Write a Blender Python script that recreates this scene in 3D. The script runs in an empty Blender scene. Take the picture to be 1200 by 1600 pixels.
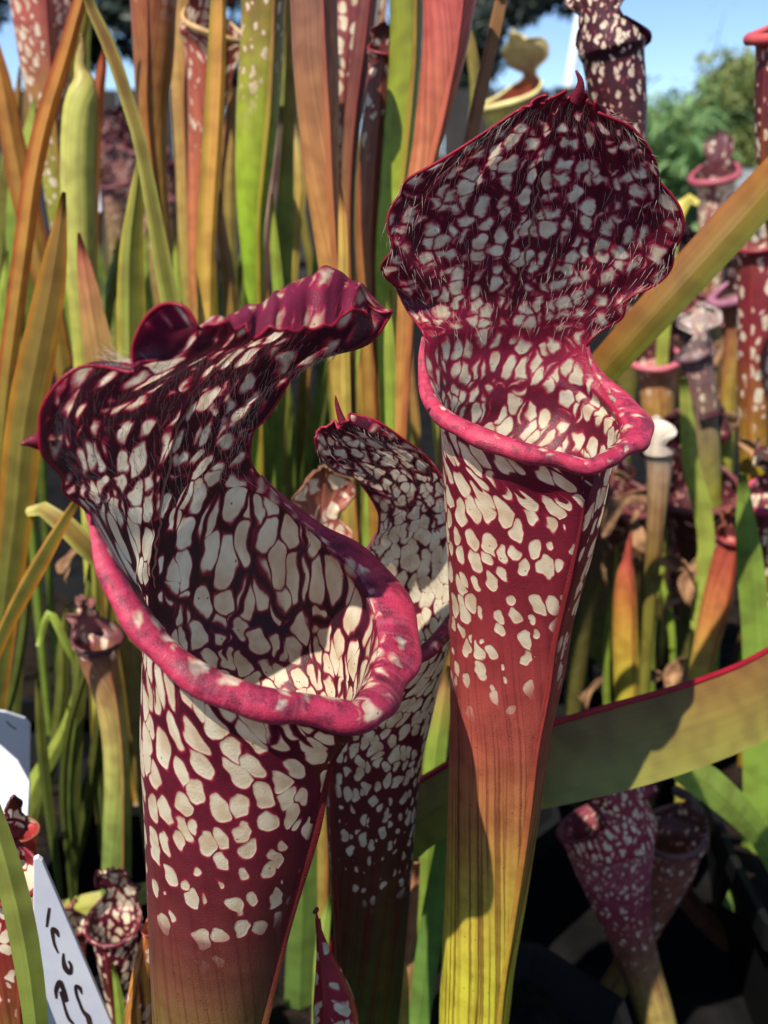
import bpy, math, random
import numpy as np
from math import sin, cos, pi, radians, sqrt, atan2, exp

random.seed(7)
rng = np.random.default_rng(7)
scn = bpy.context.scene
COL = scn.collection

# ------------------------------------------------------------------ camera
F_PX, W_PX, H_PX = 1537.0, 1200.0, 1600.0
PITCH = radians(18.0)
CAM = np.array([0.0, 0.0, 0.50])
FWD = np.array([0.0, cos(PITCH), -sin(PITCH)])
UPV = np.array([0.0, sin(PITCH), cos(PITCH)])
RGT = np.array([1.0, 0.0, 0.0])
cam = bpy.data.cameras.new('camera')
camo = bpy.data.objects.new('camera', cam)
COL.objects.link(camo)
camo.location = CAM
camo.rotation_euler = (pi / 2 - PITCH, 0, 0)
cam.sensor_fit = 'VERTICAL'
cam.sensor_height = 24.0
cam.lens = F_PX / H_PX * 24.0
cam.clip_start = 0.01
cam.clip_end = 500
cam.dof.use_dof = True
cam.dof.focus_distance = 0.275
cam.dof.aperture_fstop = 9.5
scn.camera = camo

# ------------------------------------------------------------------ light
SUN_EL = radians(54)
SUN_AZ = radians(212)            # clockwise from +Y
SUN = np.array([sin(SUN_AZ) * cos(SUN_EL), cos(SUN_AZ) * cos(SUN_EL), sin(SUN_EL)])
world = bpy.data.worlds.new('World')
scn.world = world
world.use_nodes = True
wn = world.node_tree.nodes
sky = wn.new('ShaderNodeTexSky')
sky.sky_type = 'NISHITA'
sky.sun_disc = False
sky.sun_elevation = SUN_EL
sky.sun_rotation = SUN_AZ
sky.air_density = 0.75
sky.dust_density = 0.0
sky.ozone_density = 4.0
wn['Background'].inputs[1].default_value = 0.10
world.node_tree.links.new(sky.outputs[0], wn['Background'].inputs[0])
sl = bpy.data.lights.new('sun', 'SUN')
sl.energy = 4.6
sl.angle = radians(0.53)
sl.color = (1.0, 0.94, 0.84)
so = bpy.data.objects.new('sun', sl)
COL.objects.link(so)
from mathutils import Vector
so.rotation_euler = Vector(-SUN).to_track_quat('-Z', 'Y').to_euler()
so.location = (-2, -2, 4)
scn.view_settings.view_transform = 'Standard'
scn.view_settings.look = 'None'
scn.view_settings.exposure = 0.85
scn.view_settings.gamma = 1.0
scn.render.engine = 'CYCLES'
scn.cycles.max_bounces = 5
scn.cycles.diffuse_bounces = 3
scn.cycles.glossy_bounces = 2
scn.cycles.transmission_bounces = 3
scn.cycles.transparent_max_bounces = 8


# ------------------------------------------------------------------ helpers
def ray(x, y):
    return FWD + RGT * ((x - 600) / F_PX) + UPV * ((800 - y) / F_PX)

def P(x, y, Y):
    """point on the photograph's ray through (x, y) at world distance Y"""
    d = ray(x, y)
    return CAM + d * (Y / d[1])

def PXM(x, y, Y):
    """metres per photo pixel there"""
    d = ray(x, y)
    return (Y / d[1]) / F_PX

def lin(c):
    c = c / 255.0
    return c / 12.92 if c <= 0.04045 else ((c + 0.055) / 1.055) ** 2.4

def C(r, g, b):
    return np.array([lin(r), lin(g), lin(b)])

def nrm(v):
    v = np.asarray(v, float)
    return v / max(1e-12, np.linalg.norm(v))

def smooth(a, b, x):
    t = min(1, max(0, (x - a) / (b - a)))
    return t * t * (3 - 2 * t)

def spline(K, X, x):
    """non-uniform Catmull-Rom of keys K (k, ...) at X, sampled at x"""
    K = np.asarray(K, float)
    X = np.asarray(X, float)
    k = len(X)
    sh = (-1,) + (1,) * (K.ndim - 1)
    dX = np.diff(X).reshape(sh)
    S = np.diff(K, axis=0) / dX
    M = np.empty_like(K)
    M[0], M[-1] = S[0], S[-1]
    if k > 2:
        w0, w1 = dX[1:], dX[:-1]
        M[1:-1] = (S[:-1] * w0 + S[1:] * w1) / (w0 + w1)
    x = np.asarray(x, float)
    i = np.clip(np.searchsorted(X, x, side='right') - 1, 0, k - 2)
    h = (X[i + 1] - X[i])
    t = ((x - X[i]) / h).reshape(sh)
    h = h.reshape(sh)
    t2, t3 = t * t, t * t * t
    return (K[i] * (2 * t3 - 3 * t2 + 1) + M[i] * h * (t3 - 2 * t2 + t)
            + K[i + 1] * (-2 * t3 + 3 * t2) + M[i + 1] * h * (t3 - t2))

def chord(Pts):
    Pts = np.asarray(Pts, float)
    d = np.sqrt((np.diff(Pts, axis=0) ** 2).sum(-1))
    return np.concatenate([[0], np.cumsum(np.maximum(d, 1e-6))])

def lerpk(X, vals, x):
    vals = np.asarray(vals, float)
    if vals.ndim == 1:
        return np.interp(x, X, vals)
    return np.stack([np.interp(x, X, vals[:, j]) for j in range(vals.shape[1])], -1)

def tag(o, label=None, cat=None, group=None, kind=None):
    if label: o['label'] = label
    if cat: o['category'] = cat
    if group: o['group'] = group
    if kind: o['kind'] = kind
    return o

def empty(name, loc, label, cat, group=None):
    o = bpy.data.objects.new(name, None)
    o.empty_display_size = 0.01
    o.location = loc
    COL.objects.link(o)
    return tag(o, label, cat, group)

def mesh_obj(name, V, F, mat, parent=None, smooth_=True, uv=None, col=None, par=None):
    me = bpy.data.meshes.new(name)
    V = np.asarray(V, float)
    off = np.zeros(3)
    if parent is not None:
        off = np.array(parent.location)
        if parent.parent is not None:
            off = off + np.array(parent.parent.location)
    me.from_pydata((V - off).tolist(), [], F)
    if uv is not None:
        lay = me.uv_layers.new(name='UVMap')
        li = np.empty(len(me.loops), dtype=np.int32)
        me.loops.foreach_get('vertex_index', li)
        lay.data.foreach_set('uv', np.asarray(uv, np.float32)[li].ravel())
    if col is not None:
        a = me.attributes.new('col', 'FLOAT_COLOR', 'POINT')
        cc = np.ones((len(V), 4), np.float32)
        cc[:, :3] = col
        a.data.foreach_set('color', cc.ravel())
    if par is not None:
        a = me.attributes.new('par', 'FLOAT_VECTOR', 'POINT')
        a.data.foreach_set('vector', np.asarray(par, np.float32).ravel())
    me.materials.append(mat)
    if smooth_:
        me.polygons.foreach_set('use_smooth', [True] * len(me.polygons))
    me.update()
    o = bpy.data.objects.new(name, me)
    COL.objects.link(o)
    if parent is not None:
        o.parent = parent
    return o

def grid_faces(R, N, wrap=False):
    F = []
    M = N if wrap else N - 1
    for r in range(R - 1):
        b = r * N
        for c in range(M):
            c2 = (c + 1) % N
            F.append((b + c, b + c2, b + N + c2, b + N + c))
    return F


# ------------------------------------------------------------------ materials
class NT:
    """short-hand node builder"""
    def __init__(s, name):
        s.m = bpy.data.materials.new(name)
        s.m.use_nodes = True
        s.t = s.m.node_tree
        s.b = s.t.nodes['Principled BSDF']
        s.out = s.t.nodes['Material Output']
    def put(s, node, i, v):
        if isinstance(v, bpy.types.NodeSocket):
            s.t.links.new(v, node.inputs[i])
        elif v is not None:
            node.inputs[i].default_value = v
    def math(s, op, a, b=None, c=None, clamp=False):
        n = s.t.nodes.new('ShaderNodeMath')
        n.operation = op
        n.use_clamp = clamp
        for i, v in enumerate((a, b, c)):
            s.put(n, i, v)
        return n.outputs[0]
    def vmath(s, op, a, b=None):
        n = s.t.nodes.new('ShaderNodeVectorMath')
        n.operation = op
        s.put(n, 0, a); s.put(n, 1, b)
        return n.outputs[0]
    def mix(s, f, a, b, mode='MIX'):
        n = s.t.nodes.new('ShaderNodeMix')
        n.data_type = 'RGBA'
        n.blend_type = mode
        s.put(n, 0, f)
        for i, v in ((6, a), (7, b)):
            if isinstance(v, (tuple, list, np.ndarray)):
                v = tuple(float(q) for q in v)[:3] + (1,)
            s.put(n, i, v)
        return n.outputs[2]
    def sstep(s, x, lo, hi):
        n = s.t.nodes.new('ShaderNodeMapRange')
        n.interpolation_type = 'SMOOTHSTEP'
        s.put(n, 0, x); s.put(n, 1, lo); s.put(n, 2, hi)
        return n.outputs[0]
    def noise(s, vec, scale, detail=2, rough=0.5, color=False):
        n = s.t.nodes.new('ShaderNodeTexNoise')
        s.put(n, 'Vector', vec)
        n.inputs['Scale'].default_value = scale
        n.inputs['Detail'].default_value = detail
        n.inputs['Roughness'].default_value = rough
        return n.outputs['Color' if color else 'Fac']
    def voro(s, vec, feature):
        n = s.t.nodes.new('ShaderNodeTexVoronoi')
        n.voronoi_dimensions = '2D'
        n.feature = feature
        s.put(n, 'Vector', vec)
        n.inputs['Scale'].default_value = 1
        return n
    def attr(s, name):
        n = s.t.nodes.new('ShaderNodeAttribute')
        n.attribute_name = name
        return n
    def bump(s, h, strength, dist):
        n = s.t.nodes.new('ShaderNodeBump')
        n.inputs['Strength'].default_value = strength
        n.inputs['Distance'].default_value = dist
        s.put(n, 'Height', h)
        return n.outputs[0]


def skin_material(name, translucent=0.22, cell=(165, 108), group=(70, 36), rough=0.42, net=True, quilt=False, lip=False, speck_min=0.90, lite=False):
    """leaf skin: attribute colour, pale windows between a net of veins, fine length-wise stripes"""
    n = NT(name)
    uvn = n.t.nodes.new('ShaderNodeUVMap'); uvn.uv_map = 'UVMap'
    uv = uvn.outputs[0]
    col = n.attr('col').outputs['Color']
    par = n.t.nodes.new('ShaderNodeSeparateXYZ')
    n.t.links.new(n.attr('par').outputs['Vector'], par.inputs[0])
    win, stripe, pink = par.outputs[0], par.outputs[1], par.outputs[2]
    nz = n.noise(uv, 150, 1, 0.5, color=True)
    d = n.vmath('MULTIPLY', n.vmath('SUBTRACT', nz, (0.5, 0.5, 0.5)), (0.0052, 0.0062, 0))
    q = n.vmath('ADD', uv, d)
    fine = n.noise(uv, 900, 1)
    base = col
    m = on = None
    if net:
        qs = n.vmath('MULTIPLY', q, (cell[0], cell[1], 0))
        ql = n.vmath('MULTIPLY', q, (group[0], group[1], 0))
        vs = n.voro(qs, 'DISTANCE_TO_EDGE')
        vf = n.voro(qs, 'F1')
        vl = n.voro(ql, 'DISTANCE_TO_EDGE')
        rnd = n.math('MULTIPLY', n.math('SUBTRACT', vf.outputs['Distance'], 0.60), -1.0)
        sm = n.t.nodes.new('ShaderNodeMath'); sm.operation = 'SMOOTH_MIN'
        vs.inputs['Randomness'].default_value = 0.86; vf.inputs['Randomness'].default_value = 0.86
        n.put(sm, 0, vs.outputs['Distance']); n.put(sm, 1, rnd); n.put(sm, 2, 0.16)
        ds = sm.outputs[0]
        sepc = n.t.nodes.new('ShaderNodeSeparateColor')
        n.t.links.new(vf.outputs['Color'], sepc.inputs[0])
        iw = n.math('SUBTRACT', 1.0, win, clamp=True)
        kq = n.math('MINIMUM', n.math('MULTIPLY', iw, 1.7), 0.85)
        rn2 = n.math('SUBTRACT', 0.50, vf.outputs['Distance'])
        ds = n.math('ADD', n.math('MULTIPLY', ds, n.math('SUBTRACT', 1.0, kq)), n.math('MULTIPLY', rn2, kq))
        thr = n.math('ADD', n.math('MULTIPLY_ADD', iw, 0.32, -0.012),
                     n.math('MULTIPLY', n.math('SUBTRACT', sepc.outputs[0], 0.5), n.math('MULTIPLY', iw, 0.55)))
        thl = n.math('MULTIPLY_ADD', iw, 0.16, 0.034)
        mm = n.t.nodes.new('ShaderNodeMath'); mm.operation = 'SMOOTH_MIN'
        n.put(mm, 0, n.math('SUBTRACT', ds, thr)); n.put(mm, 2, 0.10)
        n.put(mm, 1, n.math('MULTIPLY_ADD', n.math('SUBTRACT', 1.0, n.sstep(pink, 0.0, 0.03)), 1.0, n.math('MULTIPLY', n.math('SUBTRACT', vl.outputs['Distance'], thl), 2.0)))
        m = n.math('ADD', mm.outputs[0], n.math('MULTIPLY_ADD', n.noise(uv, 420, 1), 0.06, -0.01))
        on = n.sstep(win, 0.02, 0.14)
        halo = n.mix(0.6, col, tuple(C(186, 26, 70)))
        m2 = n.math('ADD', m, n.math('MULTIPLY', n.math('SUBTRACT', n.noise(uv, 420, 1), 0.5), n.math('MULTIPLY', pink, 0.30)))
        base = n.mix(n.math('MULTIPLY', n.sstep(m, -0.085, 0.03), on), col, halo)
        white = n.mix(n.sstep(n.noise(uv, 150, 2), .3, .75), tuple(C(250, 240, 210)), tuple(C(226, 200, 164)))
        hi = n.math('MULTIPLY_ADD', pink, 0.28, 0.06)
        base = n.mix(n.math('MULTIPLY', n.math('MULTIPLY', n.sstep(m2, -0.005, hi), on),
                            n.math('MULTIPLY_ADD', pink, -0.22, 1.0)), base, white)
    # length-wise veins
    qq = n.vmath('MULTIPLY', n.vmath('ADD', uv, n.vmath('MULTIPLY', d, (.12, 0, 0))), (1, 1, 0))
    st = n.noise(n.vmath('MULTIPLY', qq, (620, 5, 0)), 1, 1, 0.6)
    st2 = n.noise(n.vmath('MULTIPLY', qq, (230, 3, 0)), 1, 1, 0.6)
    sv = n.math('ADD', n.math('MULTIPLY', n.sstep(st, 0.50, 0.60), 0.7), n.math('MULTIPLY', n.sstep(st2, 0.54, 0.64), 0.3))
    sv = n.math('MULTIPLY', sv, stripe)
    if net:
        sv = n.math('MULTIPLY', sv, n.math('SUBTRACT', 1.0, n.math('MULTIPLY', n.sstep(m, -0.02, 0.03), on)))
    base = n.mix(sv, base, tuple(C(96, 24, 24)))
    if lip:
        lm = n.noise(uv, 130, 3, 0.65)
        ls = n.noise(n.vmath('MULTIPLY', uv, (520, 60, 0)), 1, 1)
        base = n.mix(n.math('MULTIPLY', n.sstep(lm, 0.44, 0.64), 0.85), base, n.mix(1.0, base, (0.30, 0.32, 0.42), 'MULTIPLY'))
        base = n.mix(n.math('MULTIPLY', n.sstep(ls, 0.45, 0.75), 0.16), base, tuple(C(232, 128, 146)))
        base = n.mix(n.math('MULTIPLY', n.sstep(n.noise(uv, 2600, 1), 0.55, 0.8), 0.3), base, tuple(C(226, 150, 160)))
    # mottling, specks
    mot = n.noise(uv, 75, 1 if lite else 3, 0.6)
    keepw = n.math('MULTIPLY_ADD', n.math('MULTIPLY', n.sstep(m, -0.02, 0.06), on), -0.8, 1.0) if net else 1.0
    base = n.mix(n.math('MULTIPLY', n.math('MULTIPLY', n.sstep(mot, 0.36, 0.7), 0.42), keepw), base, n.mix(1.0, base, (0.42, 0.30, 0.36), 'MULTIPLY'))
    base = n.mix(n.math('MULTIPLY', n.math('MULTIPLY', fine, 0.22), keepw), base, n.mix(1.0, base, (0.5, 0.48, 0.5), 'MULTIPLY'))
    if not lite:
        speck = n.t.nodes.new('ShaderNodeTexVoronoi')
        speck.voronoi_dimensions = '2D'
        n.put(speck, 'Vector', uv); speck.inputs['Scale'].default_value = 260
        sc2 = n.t.nodes.new('ShaderNodeSeparateColor')
        n.t.links.new(speck.outputs['Color'], sc2.inputs[0])
        sp = n.math('MULTIPLY', n.math('LESS_THAN', speck.outputs['Distance'], 0.075), n.math('GREATER_THAN', sc2.outputs[1], speck_min))
        base = n.mix(n.math('MULTIPLY', sp, 0.75), base, tuple(C(58, 40, 30)))
    n.put(n.b, 'Base Color', base)
    rg = n.math('MULTIPLY_ADD', fine, 0.25, rough - 0.1)
    n.put(n.b, 'Roughness', rg)
    n.b.inputs['Specular IOR Level'].default_value = 0.42
    h = n.math('ADD', n.math('MULTIPLY', n.noise(uv, 1900, 1), 0.45), n.math('MULTIPLY', st2, 0.35))
    if quilt:
        h = n.math('ADD', h, n.math('MULTIPLY', n.math('MULTIPLY', n.sstep(m, -0.06, 0.12), on), 0.6))
    if lite:
        h = st2
    n.put(n.b, 'Normal', n.bump(h, 0.55, 0.0007))
    tr = n.t.nodes.new('ShaderNodeBsdfTranslucent')
    n.put(tr, 0, base)
    mx = n.t.nodes.new('ShaderNodeMixShader')
    mx.inputs[0].default_value = translucent
    if net:
        n.put(mx, 0, n.math('MULTIPLY_ADD', n.math('MULTIPLY', n.sstep(m, -0.02, 0.06), on), 0.26, translucent * .8))
    n.t.links.new(n.b.outputs[0], mx.inputs[1])
    n.t.links.new(tr.outputs[0], mx.inputs[2])
    n.t.links.new(mx.outputs[0], n.out.inputs[0])
    return n.m


def plain_material(name, c1, c2, scale=30, rough=0.6, bump=0.2, bdist=0.002, detail=4, stretch=(1, 1, 1), trans=0.0, spec=0.5):
    n = NT(name)
    tc = n.t.nodes.new('ShaderNodeTexCoord')
    v = n.vmath('MULTIPLY', tc.outputs['Object'], stretch)
    nz = n.noise(v, scale, detail, 0.6)
    base = n.mix(n.sstep(nz, 0.3, 0.7), tuple(c1), tuple(c2))
    n.put(n.b, 'Base Color', base)
    n.b.inputs['Roughness'].default_value = rough
    n.b.inputs['Specular IOR Level'].default_value = spec
    n.put(n.b, 'Normal', n.bump(n.noise(v, scale * 4, 4, 0.6), bump, bdist))
    if trans > 0:
        tr = n.t.nodes.new('ShaderNodeBsdfTranslucent')
        n.put(tr, 0, base)
        mx = n.t.nodes.new('ShaderNodeMixShader')
        mx.inputs[0].default_value = trans
        n.t.links.new(n.b.outputs[0], mx.inputs[1])
        n.t.links.new(tr.outputs[0], mx.inputs[2])
        n.t.links.new(mx.outputs[0], n.out.inputs[0])
    return n.m


M_SKIN = skin_material('pitcher_skin', lite=True)
M_HERO = skin_material('pitcher_skin_quilted', quilt=True, translucent=0.40)
M_LIP = skin_material('velvety_lip_skin', lip=True, translucent=0.12, rough=0.52)
M_FINE = skin_material('pitcher_skin_fine_net', cell=(230, 130), group=(100, 45), quilt=True, translucent=0.33)
M_BLADE = skin_material('sword_leaf_skin', translucent=0.40, rough=0.45, net=False, lite=True)
M_HAIR = plain_material('pale_hairs', C(205, 190, 176), C(190, 170, 160), 50, 0.35, 0.0, trans=0.3)
M_SOIL = plain_material('dark_peat', C(16, 13, 11), C(44, 34, 27), 60, 0.95, 1.0, 0.006, spec=.1)
M_MAT = plain_material('weed_mat', C(9, 9, 10), C(24, 23, 22), 25, 0.95, 0.6, 0.003, spec=.08)
M_POT = plain_material('black_plastic', C(12, 12, 13), C(20, 20, 21), 12, 0.6, 0.15, 0.001, spec=.15)
M_TAG = plain_material('white_plastic_tag', C(208, 210, 222), C(222, 222, 228), 40, 0.4, 0.1, 0.0004)
M_INK = plain_material('brown_black_ink', C(38, 26, 28), C(66, 44, 44), 300, 0.5, 0.0)
M_WOOD = plain_material('weathered_dark_wood', C(26, 23, 23), C(50, 45, 42), 8, 0.85, 0.6, 0.004, stretch=(6, 6, 0.6))
M_WHITE = plain_material('white_paint', C(226, 232, 238), C(236, 240, 244), 6, 0.4, 0.05)
M_GREY = plain_material('grey_sheet_metal', C(112, 116, 122), C(146, 148, 150), 3, 0.5, 0.1)
M_BARK = plain_material('tree_bark', C(52, 42, 34), C(92, 76, 60), 14, 0.9, 0.8, 0.01, stretch=(3, 3, 0.6))
M_BROWN = plain_material('dry_brown_leaf', C(98, 66, 42), C(176, 132, 92), 70, 0.75, 0.6, 0.002, trans=0.2)


# ------------------------------------------------------------------ pitchers
def A(col, win=0.0, stripe=0.0, pink=0.0):
    return np.concatenate([np.asarray(col, float), [win, stripe, pink]])

def resample_row(pts, si, N):
    """control points -> N columns; the spine point si sits at the middle column"""
    pts = np.asarray(pts, float)
    L = chord(pts)
    h = (N - 1) // 2
    xa = np.linspace(0, L[si], h + 1)
    xb = np.linspace(L[si], L[-1], h + 1)[1:]
    return spline(pts, L, np.concatenate([xa, xb]))

def tube_ring(center, T, r, ratio, alpha, N, keel=0.0):
    """closed ring: first/last column = front seam, middle column = back"""
    T = nrm(T)
    view = nrm(center - CAM)
    s = nrm(np.cross(view, T))
    if s[0] < 0: s = -s
    b = nrm(np.cross(T, s))
    if np.dot(b, view) > 0: b = -b
    c = np.linspace(0, 1, N)
    th = alpha - 2 * pi * c
    dc = np.minimum(c, 1 - c)
    k = 1 + keel * np.exp(-(dc / 0.042) ** 2)
    return center + np.outer(r * k * np.sin(th), s) + np.outer(r * ratio * k * np.cos(th), b)


def build_pitcher(root, rows, att, n_ring, n_neck, N, sub, lip=None, lip_att=None, ruffle=0.0, mat=None,
                  front=None, tip=None, hairs=0, wing=0.0, fan=0.55, seed=0, uvs=1.0, edge=None, hairlen=0.006,
                  edge_col=None, midrib=False, scallop=0.0, topruf=.45, hair_top=1.0, hood_v=1.0, hair_edge=1.0):
    """rows: list of (N,3) arrays bottom to top; n_ring = index of the last closed ring;
    n_neck = index of the neck row where the hood begins."""
    mat = mat or M_SKIN
    rs = random.Random(seed)
    rows = np.asarray(rows)
    att = np.asarray(att)
    K = len(rows)
    dm = np.sqrt(((rows[1:] - rows[:-1]) ** 2).sum(-1)).mean(1)
    X = np.concatenate([[0], np.cumsum(np.maximum(dm, 1e-5) ** 0.7)])
    xs, idx_of = [], []
    for k in range(K - 1):
        cnt = max(2, int(round(dm[k] / sub)))
        idx_of.append(len(xs))
        xs += list(np.linspace(X[k], X[k + 1], cnt + 1)[:-1])
    idx_of.append(len(xs)); xs.append(X[-1])
    xs = np.array(xs)
    G = spline(rows, X, xs)
    a = lerpk(X, att, xs)
    R = len(G)
    c = np.linspace(0, 1, N)
    e = np.abs(2 * c - 1)
    iring, ineck = idx_of[n_ring], idx_of[n_neck]
    vlen = np.concatenate([[0], np.cumsum(np.sqrt(((G[1:, N // 2] - G[:-1, N // 2]) ** 2).sum(-1)))])
    seg = np.sqrt(((G[:, 1:] - G[:, :-1]) ** 2).sum(-1))
    cum = np.concatenate([np.zeros((R, 1)), np.cumsum(seg, 1)], 1)
    ulen = cum - cum[:, N // 2:N // 2 + 1]
    wid = cum[:, -1]
    uu = ulen.copy()
    if ineck < R - 1:
        f = np.ones(R)
        f[ineck:] = (wid[ineck] / np.maximum(wid[ineck:], 1e-4)) ** fan
        uu = uu * f[:, None]
    vtex = vlen.copy(); vtex[ineck:] = vlen[ineck] + (vlen[ineck:] - vlen[ineck]) * hood_v
    UV = np.stack([uu + 3.1 * (seed + 1), np.repeat(vtex[:, None], N, 1) + 1.7 * seed], -1) * uvs
    # normals
    du = np.gradient(G, axis=1)
    dv = np.gradient(G, axis=0)
    Nn = np.cross(du, dv)
    Nn /= np.maximum(1e-12, np.linalg.norm(Nn, axis=-1, keepdims=True))
    if ruffle > 0 and ineck < R - 1:
        ph = [rs.uniform(0, 6.28) for _ in range(8)]
        s = (vlen[ineck:] - vlen[ineck]) / max(1e-6, (vlen[-1] - vlen[ineck]))
        hl = wid.max()
        for i in range(ineck, R):
            t = s[i - ineck]
            peri = np.arctan2(2 * c - 1, 0.22 + 0.9 * t) * 2.6
            env = smooth(0, 0.25, t) * np.maximum(e ** 3.5, t ** 6 * topruf)
            if topruf < .1: env = env * (1 - .92 * smooth(.72, .95, t))
            wv = 0.7 * np.sin(peri * 2.6 + ph[0]) + 0.5 * np.sin(peri * 5.3 + ph[1]) + 0.28 * np.sin(peri * 9.7 + ph[2])
            pleat = 0.9 * (np.sin((c - 0.5) * 34 + ph[3]) + .5 * np.sin((c - .5) * 71 + ph[6])) * (e * 1.4 + .2) * smooth(0.1, 0.5, t)
            crease = -0.5 * np.exp(-((c - 0.5) / 0.022) ** 2) * smooth(0, .15, t)
            G[i] += Nn[i] * (ruffle * hl * (env * wv + 0.14 * pleat + 0.35 * crease))[:, None]
            inpl = scallop * smooth(0.05, .3, t) * e ** 8 * (np.abs(np.sin(peri * 3.9 + ph[4])) + .6 * np.abs(np.sin(peri * 8.3 + ph[5])) - 1.0)
            up_ = scallop * t ** 10 * (np.abs(np.sin(peri * 3.9 + ph[4])) + .6 * np.abs(np.sin(peri * 8.3 + ph[5])) - 1.0)
            G[i] += nrm_rows(dv[i]) * up_[:, None]
            tang = nrm_rows(du[i]) * np.sign(c - 0.5)[:, None]
            G[i] += tang * inpl[:, None]
    # attributes per vertex
    AT = np.repeat(a[:, None, :], N, 1)
    if wing:
        kk = np.exp(-(np.minimum(c, 1 - c) / 0.05) ** 2)
        for i in range(0, iring + 1):
            AT[i, :, 3] *= (1 - 0.9 * kk)
    if edge is not None and ineck < R - 1:
        for i in range(ineck, R):
            t = (i - ineck) / (R - 1 - ineck)
            w = np.clip(np.maximum(((e - 0.55) / 0.45), (t - 0.75) / 0.25), 0, 1) * smooth(0, .15, t)
            AT[i, :, 5] = AT[i, :, 5] + w * edge[0]
            AT[i, :, 3] = AT[i, :, 3] - w * edge[1]
    if midrib:
        kk = np.exp(-((c - .5) / .016) ** 2)
        for i in range(iring, R):
            AT[i, :, 3] *= 1 - .9 * kk
        # main veins fanning out over the hood
        for ck in (.06, .13, .20, .28, .36, .43, .57, .645, .73, .80, .87, .94):
            ck += rs.uniform(-.012, .012); f1, p1 = rs.uniform(3, 6), rs.uniform(0, 6)
            for i in range(ineck, R):
                t = (i - ineck) / (R - 1 - ineck)
                kv = np.exp(-((c - ck - .008 * sin(f1 * t * 3 + p1)) / .013) ** 2) * smooth(.05, .25, t)
                AT[i, :, 3] *= 1 - .42 * kv
    if edge_col is not None:
        for i in range(iring, ineck + 1):
            w = np.clip((e - 0.72) / 0.28, 0, 1)[:, None] * smooth(iring, iring + 6, i)
            AT[i, :, :3] = AT[i, :, :3] * (1 - w) + edge_col * w
            AT[i, :, 5] = AT[i, :, 5] + w[:, 0] * 0.8
    V = G.reshape(-1, 3)

    def part(name, i0, i1):
        g = G[i0:i1 + 1].reshape(-1, 3)
        n = i1 - i0 + 1
        return mesh_obj(name, g, grid_faces(n, N), mat, root, uv=UV[i0:i1 + 1].reshape(-1, 2),
                        col=AT[i0:i1 + 1, :, :3].reshape(-1, 3), par=AT[i0:i1 + 1, :, 3:].reshape(-1, 3))
    part('tube', 0, ineck)
    hood = None
    if ineck < R - 1:
        hood = part('hood', ineck, R - 1)
        # thickened hood margin
        out = np.concatenate([G[ineck:R, 0], G[R - 1, 1:N - 1], G[ineck:R, N - 1][::-1]])
        rad = np.full(len(out), 0.00045 if N > 60 else 0.0006)
        sweep_tube('hood_margin', out, rad, 5, mat, hood, A(C(158, 22, 52), 0, 0, 0.3) if N > 60 else A(AT[-1, 0, :3] * .8))
    if midrib and hood is not None:
        i0 = iring + (ineck - iring) // 4 if midrib == 'full' else ineck + (R - ineck) // 6
        i1 = ineck + int((R - 1 - ineck) * .72)
        fr_ = nrm(front)
        mp = G[i0:i1, N // 2].copy()
        for _ in range(3): mp[1:-1] = .25 * mp[:-2] + .5 * mp[1:-1] + .25 * mp[2:]
        mr = np.interp(np.linspace(0, 1, len(mp)), [0, .15, .6, 1], [.0002, .0004, .0004, .0001])
        lm_ = np.linspace(0, 1, len(mp)); mp += np.outer(.0005 * np.sin(lm_ * 37 + seed) + .0003 * np.sin(lm_ * 83), np.cross(fr_, (0, 0, 1)))
        sweep_tube('midrib', mp + fr_ * .0001, mr, 6, mat, hood, A(C(176, 120, 104), 0, .2, .3))
    if tip is not None and hood is not None:
        tp = np.array([P(*q[:3]) for q in tip]); tr = np.array([q[3] for q in tip])
        X2 = chord(tp); x2 = np.linspace(0, X2[-1], 14)
        sweep_tube('tip', spline(tp, X2, x2), np.interp(x2, X2, tr), 8, mat, hood, A(C(128, 34, 52), 0, 0, 0.4))
    # rolled lip along the rim
    if lip is not None:
        rim = np.concatenate([G[iring:ineck + 1, 0][::-1], G[iring + 1:ineck + 1, N - 1]])
        keep = [0]
        for i in range(1, len(rim)):
            if np.linalg.norm(rim[i] - rim[keep[-1]]) > 1e-4: keep.append(i)
        rim = rim[keep]
        L = chord(rim)
        nl = max(24, int(L[-1] / (sub * 1.0)))
        xl = np.linspace(0, L[-1], nl)
        rim = spline(rim, L, xl)
        for _ in range(4):
            rim[1:-1] = 0.25 * rim[:-2] + 0.5 * rim[1:-1] + 0.25 * rim[2:]
        t = xl / L[-1]
        lk = np.array(lip)
        av = spline(lk[:, 1], lk[:, 0], t); bv = spline(lk[:, 2], lk[:, 0], t)
        sw = spline(lk[:, 3], lk[:, 0], t)
        Cc = rim.mean(0)
        T = np.gradient(rim, axis=0)
        ns = 17
        LV, LU, LA, LP = [], [], [], []
        fr = nrm(front)
        ref = nrm(np.array([0, 0, 1.0]) + 0.9 * fr)
        for i in range(nl):
            ti = nrm(T[i])
            O = rim[i] - Cc
            O = O - np.dot(O, ti) * ti
            O = O - 0.75 * np.dot(O, ref) * ref
            O = nrm(O - np.dot(O, ti) * ti)
            U = np.cross(ti, O)
            if np.dot(U, ref) < 0: U = -U
            wob = 1 + 0.04 * sin(t[i] * 31 + seed) + 0.05 * sin(t[i] * 67 + seed * 2)
            for j in range(ns):
                q = j / (ns - 1)
                ps = -0.15 + q * radians(sw[i])
                p = rim[i] + O * (av[i] * wob * (1 - cos(ps))) + U * (bv[i] * wob * sin(ps))
                LV.append(p)
                LU.append((xl[i] + 9.0 + seed, q * 0.02))
                la = lip_att[0] * (1 - smooth(0.12, 0.7, q)) + lip_att[1] * smooth(0.12, 0.7, q)
                LA.append(la)
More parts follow.
